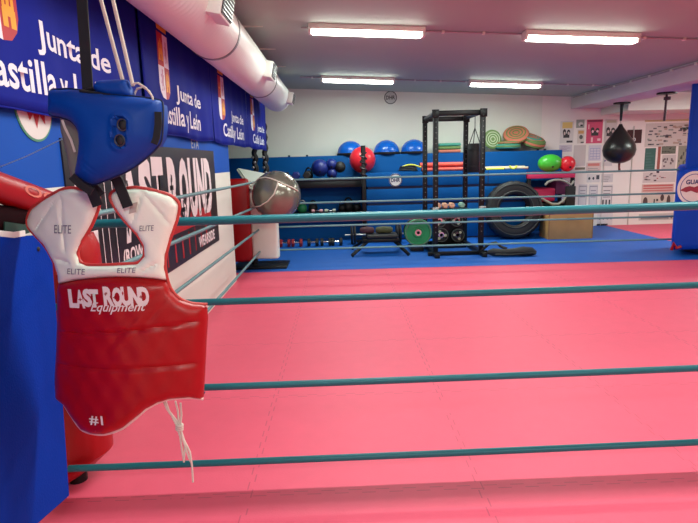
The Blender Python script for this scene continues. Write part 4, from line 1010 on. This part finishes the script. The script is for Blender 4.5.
for x, y in ((79, 298), (84, 297.5), (109, 292), (118, 295.5), (144, 295)):
    q = v2(x, y)
    for a, b in ((.0012, .005), (.005, .0012)): poly_on(mb, [(-a, -b), (a, -b), (a, b), (-a, b)], (q[0], vy(*q)-.0328, q[1]), (1, 0, 0), (0, 0, 1))
mb.build('letter_stars', REDD, vest, False, False)
mb = vtext('#1', 90.5, 415.5, 103, 424, LT, '', .02, lift=.036); mb.build('number', LT, vest, False, False)
INK = mat('pen_ink', (118, 120, 132), .6)
for s_, x0, y0, x1, y1 in (('ELITE', 53, 225.5, 70, 233.5), ('ELITE', 138.5, 225.5, 153, 231.5), ('ELITE', 116, 268, 135, 273.5), ('ELITE', 66, 269.5, 84, 274.5)):
    vtext(s_, x0, y0, x1, y1, INK, '', .0, .2, .0245).build('pen_writing', INK, vest, False, False)
mb = MB(); q = v2(133, 206); poly_on(mb, [(-.009, -.022), (.012, -.016), (.02, .012), (.0, .008)], (q[0], vy(*q)-.0232, q[1]), (1, 0, 0), (0, 0, 1)); mb.build('care_label', mat('label_grey', (190, 184, 172), .6), vest, False)
# laces at the bottom right
lace = thing('lace', at(185, 440, Y=VY+.03), 'lace', 'lace'); 
bpy.data.objects.remove(lace)
def lc(pts, dy=.0): return [at(x, y, Y=VY+.03+dy+.004*sin(i)) for i, (x, y) in enumerate(pts)]
mb = MB()
for pts in ([(163, 400), (167, 409), (172, 416), (176, 424), (180, 436), (182, 450), (184, 462)], [(165, 399), (169, 411), (176, 420), (180, 426), (183, 440), (188, 455), (191, 462)],
            [(175.5, 401), (178, 412), (179, 424), (184, 440), (190, 452), (192, 466), (193, 482)], [(180.5, 403), (181.5, 415), (180, 428), (185, 443), (184, 460)]):
    mb.tube(lc(pts), .0034, 8)
for k in range(3):
    mb.tube([at(179.5+3.2*cos(a), 427+k*2.0-2+1.8*sin(a), Y=VY+.03-.008*sin(a)) for a in [2*pi*j/12 for j in range(13)]], .0036, 8)
mb.build('laces', CORD, vest, label='off white knotted laces')
# black straps up into the headgear
for pts, w_ in (([(82, 172), (89, 184), (98, 206)], .030), ([(112, 172), (118, 182), (128, 207)], .030)):
    mb = MB(); P = [at(x, y, Y=VY-.034-.012*(i == 2)*0) for i, (x, y) in enumerate(pts)]
    mb.band(P, (1, 0, .45), w_, .004); mb.build('strap', BLACK, vest)
mb = MB(); P = [at(x, y, Y=VY-.03) for x, y in ((74, 177), (84, 180), (96, 190), (101, 196))]; mb.band(P, (.3, 0, 1), .03, .006); mb.build('strap', BLACK, vest)

# headgear
HY = 1.50
hg = thing('headgear', at(105, 180, Y=HY), 'blue padded boxing headgear hanging on a black strap in the foreground', 'headgear')
hx = at(112, 130, Y=HY); 
def hy(x, z): return HY + 1.5*(x-hx.x)**2 + 1.0*(z-hx.z)**2
def h2(x, y):
    p = at(x, y, Y=HY)
    for _ in range(6): p = at(x, y, Y=hy(p.x, p.z))
    return Vector((p.x, p.z))
def h3(x, y, dy): p = at(x, y, Y=HY+dy); return Vector((p.x, p.z))
near = [(51, 91), (60, 89.5), (72, 89), (90, 92), (115, 94.5), (140, 97), (157, 99.5), (163, 103), (163.5, 120), (162, 140), (157, 148.5), (147, 158), (133, 168.5), (118, 176), (104, 181.5), (93, 184.5), (84, 180), (76.5, 174), (78, 163), (80, 148), (80, 136), (77, 127), (70, 120.5), (60, 117.5), (51, 115), (50, 105)]
hole = [h2(*p) for p in ((122, 121), (125, 117.5), (131, 118), (134.5, 123), (134.5, 142), (131, 147.5), (124, 148), (120.5, 144))]
def hcarve(x, z):
    c_ = .0015*sin(x*60+2)*sin(z*50)
    q = Vector((x, z))
    a_, b_ = h2(127.5, 124), h2(126, 142); L = b_-a_; u = max(0, min(1, (q-a_).dot(L)/L.length_squared)); d = (q-a_-L*u).length
    c_ -= .008*exp(-((d-.021)/.006)**2)
    if d < .014: c_ += .008
    for p1, p2 in (((83, 160), (103, 178)), ((86, 158), (108, 177))):
        a_, b_ = h2(*p1), h2(*p2); L = b_-a_; u = max(0, min(1, (q-a_).dot(L)/L.length_squared)); d = (q-a_-L*u).length; c_ += .003*exp(-(d/.003)**2)
    return c_
near_s = smooth_closed([h2(*p) for p in near], 3)
pillow(near_s, hy, .045, .006, .06, .006, hcarve).build('side_pad', BLUEV, hg)
mb = MB(); mb.tube([(q.x, hy(q.x, q.y)-.003, q.y) for q in near_s+near_s[:1]], .0028, 6); mb.build('edge_binding', mat('dark_blue_binding', (14, 34, 74), .5), hg)
far = [(60, 112), (72, 112), (84, 118), (90, 140), (92, 165), (90, 180), (80, 183), (72, 182), (69, 172), (66, 155), (62, 140), (59, 128)]
HY2 = HY+.07
pillow(smooth_closed([h3(*p, .06) for p in far], 3), lambda x, z: HY2-.02+.6*(x-hx.x)**2, .012, .02, .02, .008).build('far_lining', TAN, hg, label='grey inner lining')
far2 = [(84, 94), (120, 98), (152, 103), (158.5, 108), (159.5, 122), (158, 140), (150, 149), (128, 166), (100, 180), (84, 182), (80, 160)]
pillow(smooth_closed([h3(*p, .13) for p in far2], 2), lambda x, z: HY2+.04-.5*(x-hx.x)**2, .01, .04, .04, .010).build('side_pad', BLUEV, hg)
# back rim joining both sides
mb = MB(); mb.band([at(x, y, Y=HY+.0+.055) for x, y in ((160, 104), (161, 112), (161, 125), (159.5, 138), (155, 146))], (0, 1, 0), .10, .008); mb.build('back_panel', BLUEV, hg)
# crown pad
mb = MB(); crown = [(94, 90), (94, 85), (98, 80.5), (110, 79.5), (124, 79), (129, 82), (131, 88), (134, 94), (132, 98), (118, 98), (104, 96)]
pillow(smooth_closed([h3(*p, .02) for p in crown], 3), lambda x, z: HY+.025, .028, .028, .022, .006).build('crown_pad', BLUEV, hg)
mb = MB(); mb.tube([at(x, y, Y=HY+.02) for x, y in ((83, 91), (92, 89), (102, 90), (108, 94), (110, 96))], .005, 8)
mb.tube([at(x, y, Y=HY+.0) for x, y in ((80, 91), (95, 93.5), (110, 96))], .005, 8); mb.build('crown_rim', BLACK, hg)
mb = MB(); mb.tube([at(x, y, Y=HY+.03) for x, y in ((134, 95), (137, 89), (143, 87), (149, 91), (153, 98))], .003, 8)
mb.tube([at(x, y, Y=HY+.0) for x, y in ((132, 84), (138, 83), (146, 88), (152, 96), (153, 100))], .0028, 8); mb.build('cord_loop', CORD, hg)
# ear grommet
mb = MB()
for x, y, w_, h_ in ((128.5, 126, 4.5, 4.2), (126, 141, 4.6, 5.2)):
    q = h2(x, y); mb.ball((q.x, hy(q.x, q.y)-.040, q.y), .0105, (1, .35, 1.15), 16)
mb.build('ear_hole', mat('dark_hole', (18, 16, 20), .6), hg)
mb = MB()
for x, y in ((128.5, 126), (126, 141)):
    q = h2(x, y); mb.tube([(q.x+.0125*cos(a), hy(q.x, q.y)-.043, q.y+.0145*sin(a)) for a in [2*pi*k/20 for k in range(21)]], .0018, 6)
mb.build('grommet', mat('grommet_grey', (74, 76, 84), .4, .3), hg)
mb = MB(); P = [at(x, y, Y=HY) for x, y in ((158.5, 112), (159, 125), (157.5, 137), (155, 144))]
mb.band([(p.x, hy(p.x, p.z)-.030, p.z) for p in P], (1, 0, 0), .019, .004); mb.build('closure_tape', BLACK, hg)
q = h2(55, 99); yb = hy(q.x, q.y); mb = MB(); mb.box((q.x-.009, yb-.012, q.y-.011), (q.x+.008, yb+.01, q.y+.010), .004); mb.build('buckle', mat('brass', (196, 176, 130), .35, .6), hg)
mb = MB(); P = [at(x, y, Y=HY+.035) for x, y in ((62, 120), (65, 128), (71, 140), (75, 152))]; mb.band(P, (1, 0, .3), .006, .002); mb.build('inner_strap', CORD, hg)
mb = MB(); P = [at(x, y, Y=HY+.015) for x, y in ((72, 176), (80, 184), (92, 192))]; mb.band(P, (.3, 0, 1), .022, .006); mb.build('chin_strap', BLACK, hg)

# hanging strap, cords
topz = cz(-.75)
p, q = at(88, 92, Y=HY+.03), at(82, 0, Y=HY+.03)
t_ = (topz-q.z)/(p.z-q.z); top = q+(p-q)*t_
mb = MB(); mb.band([p, q, top], (1, 0, 0), .028, .004); tag(mb.build('hanging_strap', BLACK), 'wide black strap from the ceiling holding the blue headgear', 'strap')
for (x0_, y0_, x1_, y1_, lab) in ((101, 0, 122.5, 80, 'left one of two white cords running up from the headgear'), (113, 0, 133, 86, 'right one of two white cords running up from the headgear')):
    p, q = at(x1_, y1_, Y=HY+.02), at(x0_, y0_, Y=HY+.05); t_ = (topz-.02-q.z)/(p.z-q.z); top = q+(p-q)*t_
    mb = MB(); mb.tube([p, q, top], .0052, 8); tag(mb.build('white_cord', CORD), lab, 'cord', 'white cords above the headgear')
a, b = at(-8, 170, X=-1.0), at(62, 139, Y=HY+.04)
mb = MB(); mb.tube([a, (a+b)/2-Vector((0, 0, .004)), b], .0016, 6); tag(mb.build('thin_cord', mat('pale_blue_cord', (130, 170, 210), .6)), 'thin pale cord from the headgear to the left edge', 'cord')
